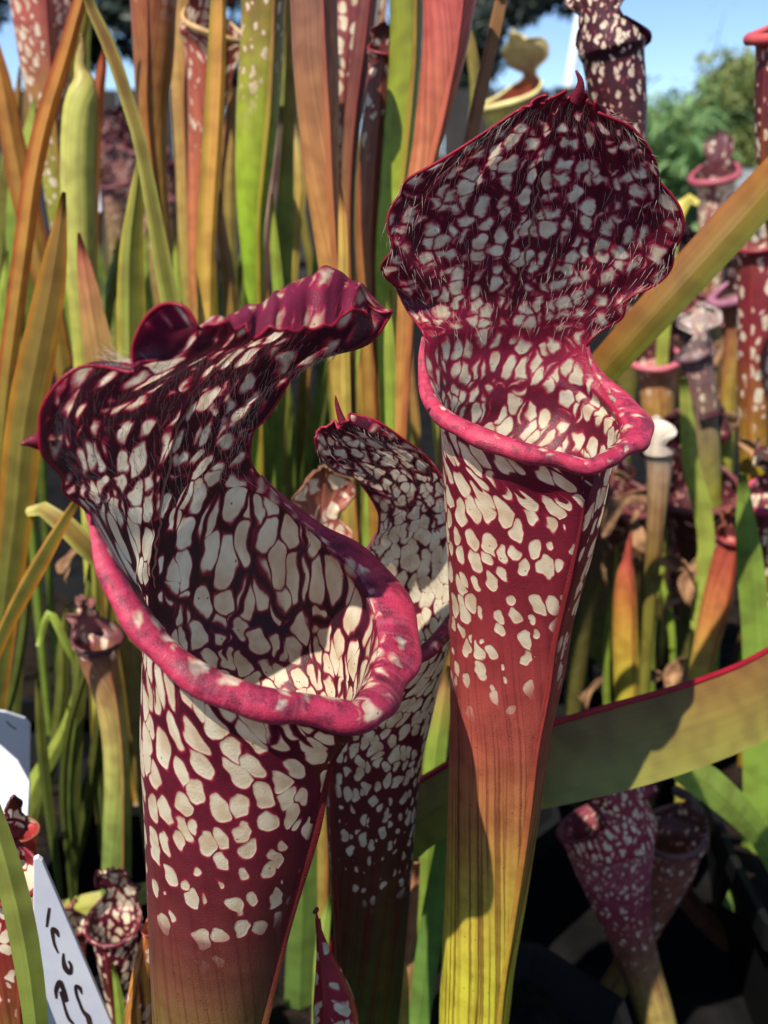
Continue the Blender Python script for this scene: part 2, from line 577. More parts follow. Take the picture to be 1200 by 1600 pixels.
        LA = np.array(LA)
        mesh_obj('lip', LV, grid_faces(nl, ns), M_LIP if N > 60 else mat, root, uv=np.array(LU) * uvs, col=LA[:, :3], par=LA[:, 3:])
    # wing down the front of the tube
    if wing:
        i0 = 0; i1 = max(2, iring - int(0.012 / sub))
        seam = G[i0:i1, 0]
        cen = G[i0:i1].mean(1)
        O = nrm_rows(seam - cen)
        tn = nrm_rows(np.gradient(seam, axis=0))
        sd = np.cross(tn, O)
        n = len(seam)
        tt = np.linspace(0, 1, n)
        w = wing * np.clip((1 - tt) / 0.12, 0, 1) * (0.85 + 0.15 * np.sin(tt * 17 + seed))
        th = 0.0007
        prof = np.stack([seam - O * 0.0008 + sd * th * 1.6, seam + O * w[:, None] + sd * th * 0.5,
                         seam + O * w[:, None] - sd * th * 0.5, seam - O * 0.0008 - sd * th * 1.6], 1)
        AW = np.repeat(a[i0:i1][:, None, :], 4, 1)
        AW[:, :, 3] = 0
        AW[:, :, :3] = AW[:, :, :3] * 0.55 + 0.45 * C(150, 44, 38)
        uvw = np.stack([np.tile(np.array([0, .002, .003, .005]), (n, 1)), np.repeat(vlen[i0:i1][:, None], 4, 1)], -1)
        mesh_obj('wing', prof.reshape(-1, 3), grid_faces(n, 4), mat, root, uv=uvw.reshape(-1, 2),
                 col=AW[:, :, :3].reshape(-1, 3), par=AW[:, :, 3:].reshape(-1, 3))
    if hairs and hood is not None:
        HV, HF = [], []
        fr = nrm(front)
        for h in range(hairs):
            t = rs.random() ** 0.8 * hair_top
            cc = rs.random()
            if rs.random() < 0.55:
                cc = cc ** 2.2 if rs.random() < .5 else 1 - cc ** 2.2
            cc = .5 + (cc - .5) * hair_edge
            i = int(ineck + t * (R - 2 - ineck)); j = int(cc * (N - 1))
            nv = Nn[i, j]
            mid = nv
            if np.dot(nv, fr) < 0: mid = -nv
            down = -nrm(dv[i, j])
            side = np.array([rs.gauss(0, 1), rs.gauss(0, 1), rs.gauss(0, 1)])
            d = nrm(0.40 * mid + 0.85 * down + 0.22 * side)
            ln = hairlen * rs.uniform(0.45, 1.15)
            p = G[i, j] - mid * 0.0002
            s = nrm(np.cross(d, side)) * 0.000055
            s2 = nrm(np.cross(d, s)) * 0.000055
            p1 = p + d * ln * 0.5 + mid * 0.0003
            p2 = p + d * ln + down * ln * 0.15 + nrm(side) * ln * 0.08
            b = len(HV)
            HV += [p + s, p - s * 0.5 + s2, p - s * 0.5 - s2, p1 + s * .8, p1 - s * 0.4 + s2 * .8, p1 - s * 0.4 - s2 * .8, p2]
            for k in range(3):
                k2 = (k + 1) % 3
                HF += [(b + k, b + k2, b + 3 + k2, b + 3 + k), (b + 3 + k, b + 3 + k2, b + 6)]
        ho = mesh_obj('hairs', HV, HF, M_HAIR, hood)
        ho['kind'] = 'stuff'
    return G, hood


def nrm_rows(a):
    return a / np.maximum(1e-12, np.linalg.norm(a, axis=-1, keepdims=True))


def sweep_tube(name, path, rad, ns, mat, parent, at):
    path = np.asarray(path)
    keep = [0]
    for i in range(1, len(path)):
        if np.linalg.norm(path[i] - path[keep[-1]]) > 5e-5: keep.append(i)
    path = path[keep]; rad = np.asarray(rad)[keep]
    n = len(path)
    T = nrm_rows(np.gradient(path, axis=0))
    up = np.array([0.3, -0.5, 0.8])
    V, UVs = [], []
    L = chord(path)
    prev = None
    for i in range(n):
        s = np.cross(T[i], up) if prev is None else prev - np.dot(prev, T[i]) * T[i]
        s = nrm(s); prev = s
        b = np.cross(T[i], s)
        for j in range(ns):
            th = 2 * pi * j / ns
            V.append(path[i] + rad[i] * (cos(th) * s + sin(th) * b))
            UVs.append((th * rad[i], L[i]))
    F = grid_faces(n, ns, True)
    F.append(tuple(range(ns))[::-1]); F.append(tuple(range((n - 1) * ns, n * ns)))
    V = np.array(V)
    return mesh_obj(name, V, F, mat, parent, uv=UVs, col=np.tile(at[:3], (len(V), 1)), par=np.tile(at[3:], (len(V), 1)))


def hero_rows(tube, nets, N, alpha, ratio, keel):
    """tube: (xl, xr, y, Y) bottom to top; nets: [(points, spine index)]"""
    rows = []
    cs = [P((t[0] + t[1]) / 2, t[2], t[3]) for t in tube]
    # continue the foot down into the pot
    foot = cs[0]; dirv = nrm(cs[0] - cs[1])
    k = (foot[2] - 0.10) / max(0.2, -dirv[2])
    base = foot + dirv * k
    r0 = (tube[0][1] - tube[0][0]) / 2 * PXM((tube[0][0] + tube[0][1]) / 2, tube[0][2], tube[0][3])
    cen = [base] + cs
    rad = [r0 * 0.35] + [(t[1] - t[0]) / 2 * PXM((t[0] + t[1]) / 2, t[2], t[3]) for t in tube]
    for i, (c0, r) in enumerate(zip(cen, rad)):
        T = cen[min(i + 1, len(cen) - 1)] - cen[max(i - 1, 0)]
        rows.append(tube_ring(c0, T, r, ratio, alpha, N, keel))
    for pts, si in nets:
        rows.append(resample_row([P(*q) for q in pts], si, N))
    return rows, base


MAROON = C(104, 26, 40)
DARKV = C(62, 10, 28)
PINK = C(196, 36, 78)

# ============================================================ right hero
N = 121
tubeR = [(686, 793, 1600, .288), (690, 805, 1500, .288), (695, 822, 1400, .288), (700, 845, 1250, .287), (703, 862, 1130, .286),
         (703, 882, 1040, .286), (702, 895, 960, .2855), (697, 925, 850, .285), (693, 946, 760, .285)]
netR = [
    ([(914, 724, .2600), (800, 703, .2615), (693, 668, .280), (705, 650, .300), (772, 655, .312), (880, 655, .311), (962, 690, .287), (914, 724, .2600)], 4),
    ([(800, 690, .2610), (695, 648, .2795), (706, 632, .299), (776, 630, .312), (880, 628, .312), (966, 670, .289), (960, 700, .2705)], 3),
    ([(702, 645, .2745), (688, 625, .287), (715, 612, .303), (779, 605, .312), (870, 602, .312), (940, 636, .304), (974, 668, .286)], 3),
    ([(674, 602, .284), (705, 590, .301), (783, 576, .312), (865, 574, .313), (946, 611, .304)], 2),
    ([(664, 562, .290), (712, 555, .304), (790, 545, .312), (862, 545, .313), (920, 572, .309)], 2),
    ([(664, 527, .293), (722, 520, .304), (797, 515, .310), (862, 520, .312), (917, 540, .310)], 2),
    ([(640, 482, .301), (720, 475, .305), (807, 470, .307), (890, 475, .308), (958, 503, .307)], 2),
    ([(610, 430, .298), (710, 425, .301), (818, 420, .303), (920, 430, .303), (1000, 465, .301)], 2),
    ([(596, 382, .295), (705, 375, .297), (828, 368, .299), (940, 380, .299), (1042, 412, .297)], 2),
    ([(608, 330, .291), (715, 322, .293), (838, 310, .295), (950, 318, .295), (1060, 342, .292)], 2),
    ([(640, 284, .287), (740, 268, .289), (850, 250, .290), (950, 262, .290), (1052, 282, .288)], 2),
    ([(694, 248, .283), (775, 222, .284), (865, 205, .285), (945, 214, .285), (1020, 232, .283)], 2),
    ([(755, 208, .279), (805, 183, .280), (880, 172, .280), (930, 178, .280), (978, 192, .279)], 2),
    ([(815, 165, .2760), (850, 156, .276), (895, 150, .276), (914, 154, .276), (938, 172, .276)], 2),
]
rowsR, baseR = hero_rows(tubeR, netR, N, radians(38), 0.90, 0.13)
YG = C(214, 206, 66)
attR = [A(YG, 0, .9), A(YG, 0, .9), A(YG, 0, .95), A(C(212, 188, 72), 0, .9), A(C(190, 128, 72), 0, .85), A(C(176, 88, 70), 0, .7),
        A(C(164, 68, 64), 0.10, .45), A(C(146, 52, 56), 0.38, .3), A(C(122, 32, 46), 0.66, .1), A(C(108, 22, 42), .8, 0, 0),
        A(C(98, 16, 40), .84, 0, .15), A(C(104, 18, 44), .88, 0, .2), A(C(108, 18, 46), .88, 0, .25), A(C(120, 20, 52), .88, 0, .3),
        A(C(124, 18, 52), .86, 0, .45), A(C(116, 13, 46), .84, 0, .6), A(C(96, 10, 40), .92, 0, .55), A(C(92, 10, 38), .92, 0, .5),
        A(C(88, 9, 36), .92, 0, .45), A(C(86, 9, 35), .92, 0, .45), A(C(86, 9, 35), .92, 0, .45), A(C(88, 10, 36), .9, 0, .45),
        A(C(70, 8, 30), .55, 0, .4), A(C(90, 12, 38), .3, 0, .5)]
rR = empty('pitcher_plant_trap', baseR, 'tall white-windowed pitcher with broad upright dark red frilled hood and pointed tip', 'pitcher plant', 'large spotted pitchers in front')
lipR = [(0, .0006, .0006, 150), (.12, .0020, .0015, 200), (.28, .0034, .0026, 235), (.42, .0026, .0026, 240), (.55, .0024, .0022, 240),
        (.62, .0022, .0020, 235), (.72, .0044, .0026, 220), (.82, .0050, .0022, 205), (.92, .0020, .0012, 180), (1, .0006, .0006, 150)]
build_pitcher(rR, rowsR, attR, 10, 15, N, 0.0016, lip=lipR, lip_att=(A(C(170, 34, 74), .84, 0, .95), A(C(190, 46, 78), 0, .1, .6)),
              ruffle=0.024, front=(0.35, -0.9, 0.1), tip=[(899, 160, .2765, .0017), (906, 140, .2745, .0013), (907, 126, .2735, .0008), (900, 110, .273, .0003)],
              hairs=950, wing=0.0016, seed=3, uvs=1.2, scallop=.0040, topruf=.08, fan=.12, hood_v=1.35, mat=M_HERO, midrib=True, edge=(.45, .18), edge_col=C(170, 26, 66))

# ============================================================ left hero
tubeL = [(240, 407, 1600, .234), (236, 431, 1500, .234), (232, 456, 1400, .2335), (229, 481, 1310, .233), (226, 500, 1240, .233), (222, 520, 1160, .233)]
netL = [
    ([(548, 1102, .2155), (420, 1095, .2085), (300, 1052, .208), (238, 992, .224), (242, 960, .252), (340, 965, .267), (480, 990, .267), (560, 1050, .246), (548, 1102, .2155)], 4),
    ([(390, 1072, .2065), (280, 1020, .209), (230, 950, .228), (240, 915, .253), (340, 905, .268), (480, 930, .270), (572, 1010, .250), (576, 1060, .2300)], 3),
    ([(275, 1010, .2075), (228, 940, .220), (240, 882, .254), (340, 850, .269), (470, 868, .271), (560, 930, .262), (590, 985, .249)], 2),
    ([(208, 925, .212), (207, 890, .231), (243, 855, .255), (330, 815, .268), (440, 820, .272), (560, 900, .263)], 2),
    ([(167, 855, .2165), (196, 845, .237), (247, 830, .255), (325, 785, .266), (400, 775, .270), (480, 825, .270)], 2),
    ([(137, 800, .2205), (186, 800, .240), (250, 803, .255), (325, 755, .264), (405, 745, .269)], 2),
    ([(88, 755, .214), (175, 735, .236), (268, 715, .252), (340, 695, .260), (394, 700, .265)], 2),
    ([(48, 695, .206), (165, 672, .231), (290, 648, .249), (355, 640, .258), (412, 658, .264)], 2),
    ([(60, 622, .203), (190, 622, .226), (328, 594, .244), (395, 590, .256), (456, 608, .263)], 2),
    ([(118, 566, .203), (245, 585, .222), (363, 556, .240), (440, 548, .254), (505, 566, .262)], 2),
    ([(212, 592, .206), (300, 552, .218), (415, 520, .237), (500, 500, .252), (577, 522, .261)], 2),
    ([(240, 550, .207), (320, 510, .218), (430, 460, .239), (525, 422, .254), (604, 468, .260)], 2),
    ([(262, 518, .205), (330, 503, .212), (428, 474, .230), (515, 440, .245), (592, 452, .256)], 2),
    ([(290, 508, .203), (340, 510, .207), (420, 518, .220), (500, 512, .234), (575, 470, .249)], 2),
]
rowsL, baseL = hero_rows(tubeL, netL, N, radians(64), 0.90, 0.05)
LV_ = C(50, 12, 26)
attL = [A(C(140, 140, 56), 0, .5), A(C(140, 124, 60), 0, .6), A(C(128, 84, 58), 0, .5), A(C(118, 54, 52), 0.06, .4), A(C(110, 40, 48), .36, .25), A(C(106, 32, 46), .64, .1),
        A(C(102, 26, 44), .80, 0), A(LV_, .86, 0, .05), A(LV_, .86, 0, .03), A(LV_, .86, 0, .03), A(LV_, .86, 0, .03), A(LV_, .86, 0, .04),
        A(LV_, .9, 0, .1), A(LV_, .84, 0, .25), A(C(56, 10, 30), .76, 0, .4), A(C(60, 10, 32), .72, 0, .5), A(C(62, 10, 32), .72, 0, .5), A(C(66, 12, 34), .7, 0, .5),
        A(C(100, 24, 52), .7, 0, .6), A(C(120, 30, 60), .84, 0, .5), A(C(116, 30, 58), .82, 0, .5)]
attL = attL[:6] + attL[6:]
rL = empty('pitcher_plant_trap', baseL, 'wide-mouthed white-windowed pitcher with thick pink lip and crumpled hood folded sideways', 'pitcher plant', 'large spotted pitchers in front')
lipL = [(0, .0007, .0008, 150), (.10, .0030, .0022, 210), (.25, .0040, .0034, 235), (.40, .0040, .0040, 240), (.50, .0046, .0036, 240), (.56, .0052, .0034, 225),
        (.66, .0072, .0026, 175), (.78, .0064, .0018, 155), (.90, .0020, .0012, 150), (1, .0006, .0006, 140)]
while len(attL) < len(rowsL): attL.append(attL[-1])
build_pitcher(rL, rowsL, attL, 7, 12, N, 0.0016, lip=lipL, lip_att=(A(C(120, 24, 58), .84, 0, .9), A(C(188, 46, 80), 0, .12, .6)),
              ruffle=0.020, front=(0.8, -0.6, 0.1), hairs=1000, wing=0.0022, seed=11, hood_v=.85, hair_edge=.9, scallop=.0018, topruf=.35, hair_top=.68, tip=[(78, 688, .211, .0022), (56, 690, .2065, .0018), (44, 691, .205, .0010), (33, 694, .2035, .0003)], mat=M_HERO, midrib='full', edge=(.5, .15), uvs=1.06, hairlen=0.0055, edge_col=C(104, 18, 50))
# pointed tooth on its left lobe
# ============================================================ middle hero
NM = 89
tubeM = [(532, 622, 1600, .315), (518, 640, 1400, .314), (509, 652, 1250, .313), (511, 662, 1170, .312), (513, 680, 1090, .312)]
netM = [
    ([(530, 1020, .291), (522, 975, .306), (570, 962, .324), (640, 960, .331), (700, 985, .318), (694, 1014, .303), (620, 1045, .290), (530, 1020, .291)], 3),
    ([(535, 960, .301), (575, 930, .320), (645, 920, .331), (708, 935, .321), (715, 965, .305), (640, 1022, .290)], 2),
    ([(555, 900, .312), (592, 890, .324), (648, 880, .330), (702, 882, .324), (706, 955, .298)], 2),
    ([(575, 862, .318), (607, 855, .325), (650, 845, .329), (702, 842, .324), (737, 890, .306)], 2),
    ([(590, 835, .319), (616, 825, .323), (650, 815, .325), (700, 805, .321), (740, 840, .310)], 2),
    ([(592, 805, .315), (616, 790, .318), (648, 780, .319), (690, 775, .315), (725, 785, .309)], 2),
    ([(578, 772, .309), (605, 760, .312), (640, 750, .312), (675, 748, .309), (702, 745, .304)], 2),
    ([(548, 747, .302), (580, 735, .304), (615, 722, .304), (640, 718, .302), (660, 718, .298)], 2),
    ([(515, 726, .296), (545, 710, .297), (575, 695, .297), (600, 692, .295), (622, 697, .292)], 2),
    ([(493, 698, .291), (515, 685, .291), (540, 672, .291), (560, 668, .289), (577, 670, .288)], 2),
    ([(490, 674, .288), (505, 667, .288), (525, 665, .288), (540, 658, .287), (548, 652, .287)], 2),
]
rowsM, baseM = hero_rows(tubeM, netM, NM, radians(-50), 0.92, 0.06)
attM = [A(C(70, 96, 30), 0, .6), A(C(74, 92, 32), 0, .75), A(C(84, 62, 34), 0, .8), A(C(92, 38, 38), .35, .4), A(C(94, 30, 40), .62, .2), A(C(94, 26, 40), .85, .1),
        A(C(90, 22, 42), .95), A(C(84, 20, 42), 1), A(C(84, 20, 44), 1), A(C(84, 20, 44), 1), A(C(80, 20, 42), .98, 0, .1), A(C(70, 16, 36), .93, 0, .2),
        A(C(60, 14, 30), .9, 0, .2), A(C(58, 14, 30), .88, 0, .2), A(C(58, 14, 30), .85, 0, .25), A(C(64, 16, 34), .8, 0, .3), A(C(80, 18, 40), .6, 0, .4)]
rM = empty('pitcher_plant_trap', baseM, 'smaller white-netted pitcher with leaning hood, between the two large pitchers', 'pitcher plant', 'large spotted pitchers in front')
lipM = [(0, .0005, .0005, 150), (.2, .0016, .0014, 210), (.5, .0026, .0024, 235), (.75, .0026, .0024, 235), (.9, .0016, .0014, 200), (1, .0005, .0005, 150)]
build_pitcher(rM, rowsM, attM, 6, 10, NM, 0.0020, lip=lipM, lip_att=(A(C(110, 20, 52), .6, 0, .6), A(C(120, 22, 56), 0, .1, .5)), ruffle=0.022,
              front=(-0.75, -0.6, 0.1), tip=[(536, 662, .2875, .0013), (530, 645, .287, .0009), (526, 630, .2865, .0006), (524, 618, .286, .0002)],
              hairs=700, wing=0.0016, seed=23, edge=(.4, .1), mat=M_FINE, uvs=1.2, hairlen=0.004)


# ------------------------------------------------------------------ generic background leaves
def world_path(path, Y, zb=0.10, extend=True):
    """photo path (x, y, half width[, Y]) top to bottom -> centres, radii"""
    pts, rad = [], []
    for q in path:
        yy = q[3] if len(q) > 3 else Y
        pts.append(P(q[0], q[1], yy)); rad.append(q[2] * PXM(q[0], q[1], yy))
    nkey = len(pts)
    if extend and pts[-1][2] > zb + 0.01:
        d = pts[-1] - pts[-2]
        h = pts[-1][2] - zb
        k = max(0.25, -d[2])if False else None
        sl = np.clip(d[:2] / max(1e-3, -d[2]), -0.45, 0.45) if d[2] < -1e-3 else np.zeros(2)
        m = pts[-1] + np.array([sl[0] * h * .45, sl[1] * h * .45, -h * .5])
        b = pts[-1] + np.array([sl[0] * h * .7, sl[1] * h * .7, -h])
        pts += [m, b]; rad += [rad[-1] * .8, rad[-1] * .5]
    return np.array(pts), np.array(rad), nkey

def key_att(cols, n_key, n_all):
    """colour keys spread over the path keys"""
    cols = np.asarray(cols)
    x = np.linspace(0, 1, len(cols))
    a = lerpk(x, cols, np.linspace(0, 1, n_key))
    while len(a) < n_all:
        a = np.concatenate([a, a[-1:]])
    return a

def blade(name, label, path, Y, cols, cat='leaf', group=None, fold=0.35, ridge=0.0, thick=0.10, edge=None, ucol=None, margin=None, extend=True, twist=0.0, mat=None, sub=0.012, zb=0.10):
    pts, rad, nk = world_path(path, Y, zb, extend)
    at = key_att(cols, nk, len(pts))
    L = chord(pts)
    n = max(10, int(L[-1] / sub))
    x = np.linspace(0, L[-1], n)
    G = spline(pts, L, x); r = np.maximum(spline(rad, L, x), 0.0004); a = lerpk(L, at, x)
    T = nrm_rows(np.gradient(G, axis=0))
    root = empty(name, G[-1], label, cat, group)
    # crisp ridge: the ridge and the margins are doubled so that the two faces shade apart
    prof = [(-1, 0), (-.5 + ridge * .5, .42), (ridge, 1.0), (ridge, 1.0), (.5 + ridge * .5, .42), (1, 0), (1, 0), (.5, -.22), (ridge, -.3), (-.5, -.22), (-1, 0)]
    V, UVs, AA = [], [], []
    sd = random.random() * 50
    for i in range(n):
        view = nrm(G[i] - CAM)
        s = nrm(np.cross(view, T[i]))
        if i == 0:
            if s[0] < 0 and abs(s[0]) > abs(s[2]): s = -s
        elif np.dot(s, sp) < 0: s = -s
        sp = s
        b = nrm(np.cross(T[i], s))
        if np.dot(b, view) > 0: b = -b
        tw = twist + 0.12 * sin(x[i] * 9 + sd)
        s2 = cos(tw) * s + sin(tw) * b
        b2 = cos(tw) * b - sin(tw) * s
        wb = 1 + 0.04 * sin(x[i] * 37 + sd)
        for (u, h) in prof:
            hh = fold * h if h >= 0 else fold * h * 0.6 - thick
            V.append(G[i] + s2 * (u * r[i] * wb) + b2 * (hh * r[i]))
            UVs.append((u * r[i] + sd, x[i]))
            q = a[i].copy()
            q[:3] = np.clip((q[:3] * .86 + q[:3].dot((.3, .6, .1)) * np.array([.17, .14, .10])) * 1.12, 0, .85)
            if ucol is not None:
                w = .5 + .5 * u; cc = np.asarray(ucol[0]) * (1 - w) + np.asarray(ucol[1]) * w
                q[:3] = q[:3] * .35 + cc * .65
            if edge is not None:
                w = max(0, abs(u) - 0.6) / 0.4
                q[:3] = q[:3] * (1 - w) + np.asarray(edge) * w
            AA.append(q)
    AA = np.array(AA)
    ns = len(prof)
    F = [f for f in grid_faces(n, ns, True) if (f[0] % ns) not in (2, 5, 10)]
    F.append(tuple(range(ns))); F.append(tuple(range((n - 1) * ns, n * ns))[::-1])
    bo = mesh_obj('blade', V, F, mat or M_BLADE, root, uv=UVs, col=AA[:, :3], par=AA[:, 3:])
    if margin is not None:
        mv = np.array(V).reshape(n, ns, 3)[:, 5]
        sweep_tube('margin', mv, np.full(n, margin[1]), 6, M_BLADE, bo, A(margin[0]))
    return root


def pitcher(name, label, path, Y, cols, yaw=0.0, hood=(1.0, 1.2, 0.5), hood_cols=None, lip_col=None, flare=1.12, group=None, ratio=0.9, keel=0.07,
            ruffle=0.03, seed=None, N=41, sub=0.005, wing=0.0012, mat=None, uvs=1.25, tilt=0.0, lipr=0.10, extend=True, neck=0.62, cat='pitcher plant', hairs=0, curl=0.0, zb=0.10):
    """path from the mouth downwards; hood = (height, half width, forward lean) in mouth radii / radians"""
    seed = seed if seed is not None else random.randint(1, 40)
    pts, rad, nk = world_path(path, Y, zb, extend)
    at = key_att(cols, nk, len(pts))
    pts, rad, at = pts[::-1], rad[::-1], at[::-1]
    rows, aa = [], []
    for i in range(len(pts)):
        T = pts[min(i + 1, len(pts) - 1)] - pts[max(i - 1, 0)]
        rows.append(tube_ring(pts[i], T, rad[i], ratio, yaw, N, keel)); aa.append(at[i])
    T = nrm(pts[-1] - pts[-2]); c0 = pts[-1]; r = rad[-1]
    view = nrm(c0 - CAM)
    s = nrm(np.cross(view, T)); s = s if s[0] > 0 else -s
    b = nrm(np.cross(T, s)); b = b if np.dot(b, view) < 0 else -b
    Fv = sin(yaw) * s + cos(yaw) * b           # facing direction
    Sv = cos(yaw) * s - sin(yaw) * b           # its right as seen from the front
    hc = hood_cols if hood_cols is not None else [at[-1], at[-1]]
    def arc(beta, h, rr):
        """open arc; beta = opening half angle from the front"""
        th = np.linspace(beta, 2 * pi - beta, 9)
        hh = h
        return [c0 + T * (hh * r) + rr * r * (np.cos(t) * Fv - np.sin(t) * Sv) for t in th]
    rr = flare
    rows.append(resample_row(arc(0.001, 0.18, rr), 4, N)); aa.append(at[-1])
    n_ring = len(rows) - 1
    for be, h, q in ((0.7, .26, rr * 1.02), (1.35, .42, rr), (1.9, .68, rr * .95), (2.25, .98, rr * .88)):
        rows.append(resample_row(arc(be, h, q), 4, N)); aa.append(hc[0])
    n_neck = len(rows) - 1
    hh, hw, lean = hood
    cen = c0 + T * (0.98 * r) - Fv * (rr * .84 * r)
    steps = 6
    d = T.copy()
    pos = cen.copy()
    for i in range(1, steps + 1):
        t = i / steps
        ang = lean * t + curl * t * t
        dirv = cos(ang) * T + sin(ang) * Fv
        pos = pos + dirv * (hh * r * 2 / steps)
        wprof = np.interp(t, [0, .2, .5, .75, .92, 1], [neck, neck * 1.02, hw, hw * .98, hw * .6, hw * .22])
        bow = 0.28 * wprof * (1 - .4 * t)
        row = []
        nv = cos(ang) * Fv - sin(ang) * T
        for u in (-1, -.5, 0, .5, 1):
            row.append(pos + Sv * (u * wprof * r) + nv * (bow * r * u * u) - dirv * (0.25 * r * t * u * u * hh))
        # left column first, as seen from the front
        rows.append(resample_row(row, 2, N)); aa.append(hc[0] * (1 - t) + hc[-1] * t)
    root = empty(name, pts[0], label, cat, group)
    lc = lip_col if lip_col is not None else A(C(150, 50, 60), 0, 0, .4)
    lipk = [(0, r * lipr * .4, r * lipr * .4, 150), (.25, r * lipr, r * lipr, 220), (.5, r * lipr * 1.1, r * lipr * 1.1, 230), (.75, r * lipr, r * lipr, 220), (1, r * lipr * .4, r * lipr * .4, 150)]
    # arcs above run front-left to front-right seen from the front; the viewer's left is the first column
    build_pitcher(root, rows, aa, n_ring, n_neck, N, sub, lip=lipk, lip_att=(lc, lc), ruffle=ruffle, front=Fv, seed=seed, wing=wing, mat=mat or M_SKIN, uvs=uvs, hairs=hairs)
    return root


# ------------------------------------------------------------------ the setting
ground = mesh_obj('ground', [(-60, -4, 0), (60, -4, 0), (60, 120, 0), (-60, 120, 0)], [(0, 1, 2, 3)], M_MAT, None, False)
tag(ground, kind='structure')

def box(name, x0, x1, y0, y1, z0, z1, mat, parent=None, bevel=0.0):
    V = [(x, y, z) for x in (x0, x1) for y in (y0, y1) for z in (z0, z1)]
    F = [(0, 1, 3, 2), (4, 6, 7, 5), (0, 4, 5, 1), (2, 3, 7, 6), (0, 2, 6, 4), (1, 5, 7, 3)]
    o = mesh_obj(name, V, F, mat, parent, False)
    if bevel:
        m = o.modifiers.new('bevel', 'BEVEL'); m.width = bevel; m.segments = 2
    return o

def square_pot(x, y, s, h, label, rot=0.0):
    root = empty('nursery_pot', (x, y, 0.0), label, 'plant pot', 'black nursery pots')
    def ring(hs, z):
        pts = []
        for k in range(20):
            a = 2 * pi * k / 20
            ca, sa = cos(a), sin(a)
            m = (abs(ca) ** 6 + abs(sa) ** 6) ** (-1 / 6)
            px, py = hs * m * ca, hs * m * sa
            pts.append((x + px * cos(rot) - py * sin(rot), y + px * sin(rot) + py * cos(rot), z))
        return pts
    hs = s / 2
    levels = [(hs * .80, 0.0), (hs * .95, h * .84), (hs * 1.0, h * .845), (hs * 1.02, h), (hs * .985, h), (hs * .93, h * .80)]
    V = sum([ring(a, z) for a, z in levels], [])
    F = grid_faces(len(levels), 20, True)
    mesh_obj('pot_wall', V, F, M_POT, root, False)
    # peat with an uneven surface
    n = 15
    V, F = [], []
    for i in range(n):
        for j in range(n):
            u, v = (i / (n - 1) - .5) * 2, (j / (n - 1) - .5) * 2
            m = max(abs(u), abs(v), 1e-6); q = (abs(u) ** 6 + abs(v) ** 6) ** (1 / 6)
            k = hs * .945 * m / q if q > 0 else 0
            px, py = u * k, v * k
            V.append((x + px * cos(rot) - py * sin(rot), y + px * sin(rot) + py * cos(rot), h * .84 + random.uniform(-.006, .006)))
    mesh_obj('soil', V, grid_faces(n, n), M_SOIL, root)
    return root

pots = [(-.02, .29, .27, 'black pot holding the three large spotted pitchers'),
        (.335, .52, .25, 'black pot under the purple flared pitcher'), (-.33, .50, .26, 'black pot beside the white handwritten tag'),
        (-.02, .62, .26, 'black pot below the tall tan tubes'), (-.31, .81, .26, 'black pot below the orange sword leaves'),
        (.30, .83, .26, 'black pot of withered white-hooded pitchers'), (.62, .60, .26, 'black pot under the long diagonal strap leaf'),
        (.62, .90, .26, 'black pot of back-row pitchers under the shrub'), (-.62, .70, .26, 'black pot outermost on the fence side'),
        (.0, .95, .26, 'black pot behind the green tubes')]
for x, y, s, lb in pots:
    square_pot(x, y, s, .125, lb, random.uniform(-.08, .08))

# dark board fence far behind
fence = empty('board_fence', (-1.2, 5.6, 0), 'dark weathered board fence behind the sword leaves', 'fence')
x = -3.4
pm = None
while x < 1.05:
    w = .135
    z1 = 1.02 + random.uniform(-.01, .01)
    box('plank', x, x + w, 5.6, 5.62, 0.02, z1, M_WOOD, fence)
    x += w + .008
box('rail', -3.45, 1.06, 5.575, 5.598, .60, .68, M_WOOD, fence)
box('rail', -3.45, 1.06, 5.575, 5.598, .14, .22, M_WOOD, fence)

# white pole
a0, a1 = P(906, 30, 7.0), P(884, 165, 7.0)
d = nrm(a0 - a1)
pole = empty('white_pole', (a1 + d * (-a1[2] / d[2])), 'slender white pole leaning against the blue sky', 'pole')
sweep_tube('shaft', [a1 + d * (-a1[2] / d[2]), a1, a0, a0 + d * 1.2], [.04, .034, .032, .03], 12, M_WHITE, pole, A((1, 1, 1)))
sweep_tube('cap', [a0 + d * 1.2, a0 + d * 1.23, a0 + d * 1.26], [.038, .038, .02], 12, M_WHITE, pole, A((1, 1, 1)))

# low grey shed roof
shed = empty('garden_shed', (3.0, 8.0, 0), 'low grey shed with sloping roof in front of the round shrub', 'shed')
box('wall', 2.35, 3.9, 8.0, 9.0, 0, .50, M_WOOD, shed)
mesh_obj('roof', [(2.2, 7.8, .52), (4.05, 7.8, .52), (4.05, 9.1, .66), (2.2, 9.1, .66), (2.2, 7.8, .55), (4.05, 7.8, .55), (4.05, 9.1, .69), (2.2, 9.1, .69)],
         [(0, 3, 2, 1), (4, 5, 6, 7), (0, 1, 5, 4), (1, 2, 6, 5), (2, 3, 7, 6), (3, 0, 4, 7)], M_GREY, shed, False)

def leaf_mat(name, c1, c2, trans=0.35):
    n = NT(name)
    geo = n.t.nodes.new('ShaderNodeNewGeometry')
    base = n.mix(geo.outputs['Random Per Island'], tuple(c1), tuple(c2))
    n.put(n.b, 'Base Color', base)
    n.b.inputs['Roughness'].default_value = 0.5
    tr = n.t.nodes.new('ShaderNodeBsdfTranslucent')
    n.put(tr, 0, base)
    mx = n.t.nodes.new('ShaderNodeMixShader')
    mx.inputs[0].default_value = trans
    n.t.links.new(n.b.outputs[0], mx.inputs[1]); n.t.links.new(tr.outputs[0], mx.inputs[2])
    n.t.links.new(mx.outputs[0], n.out.inputs[0])
    return n.m

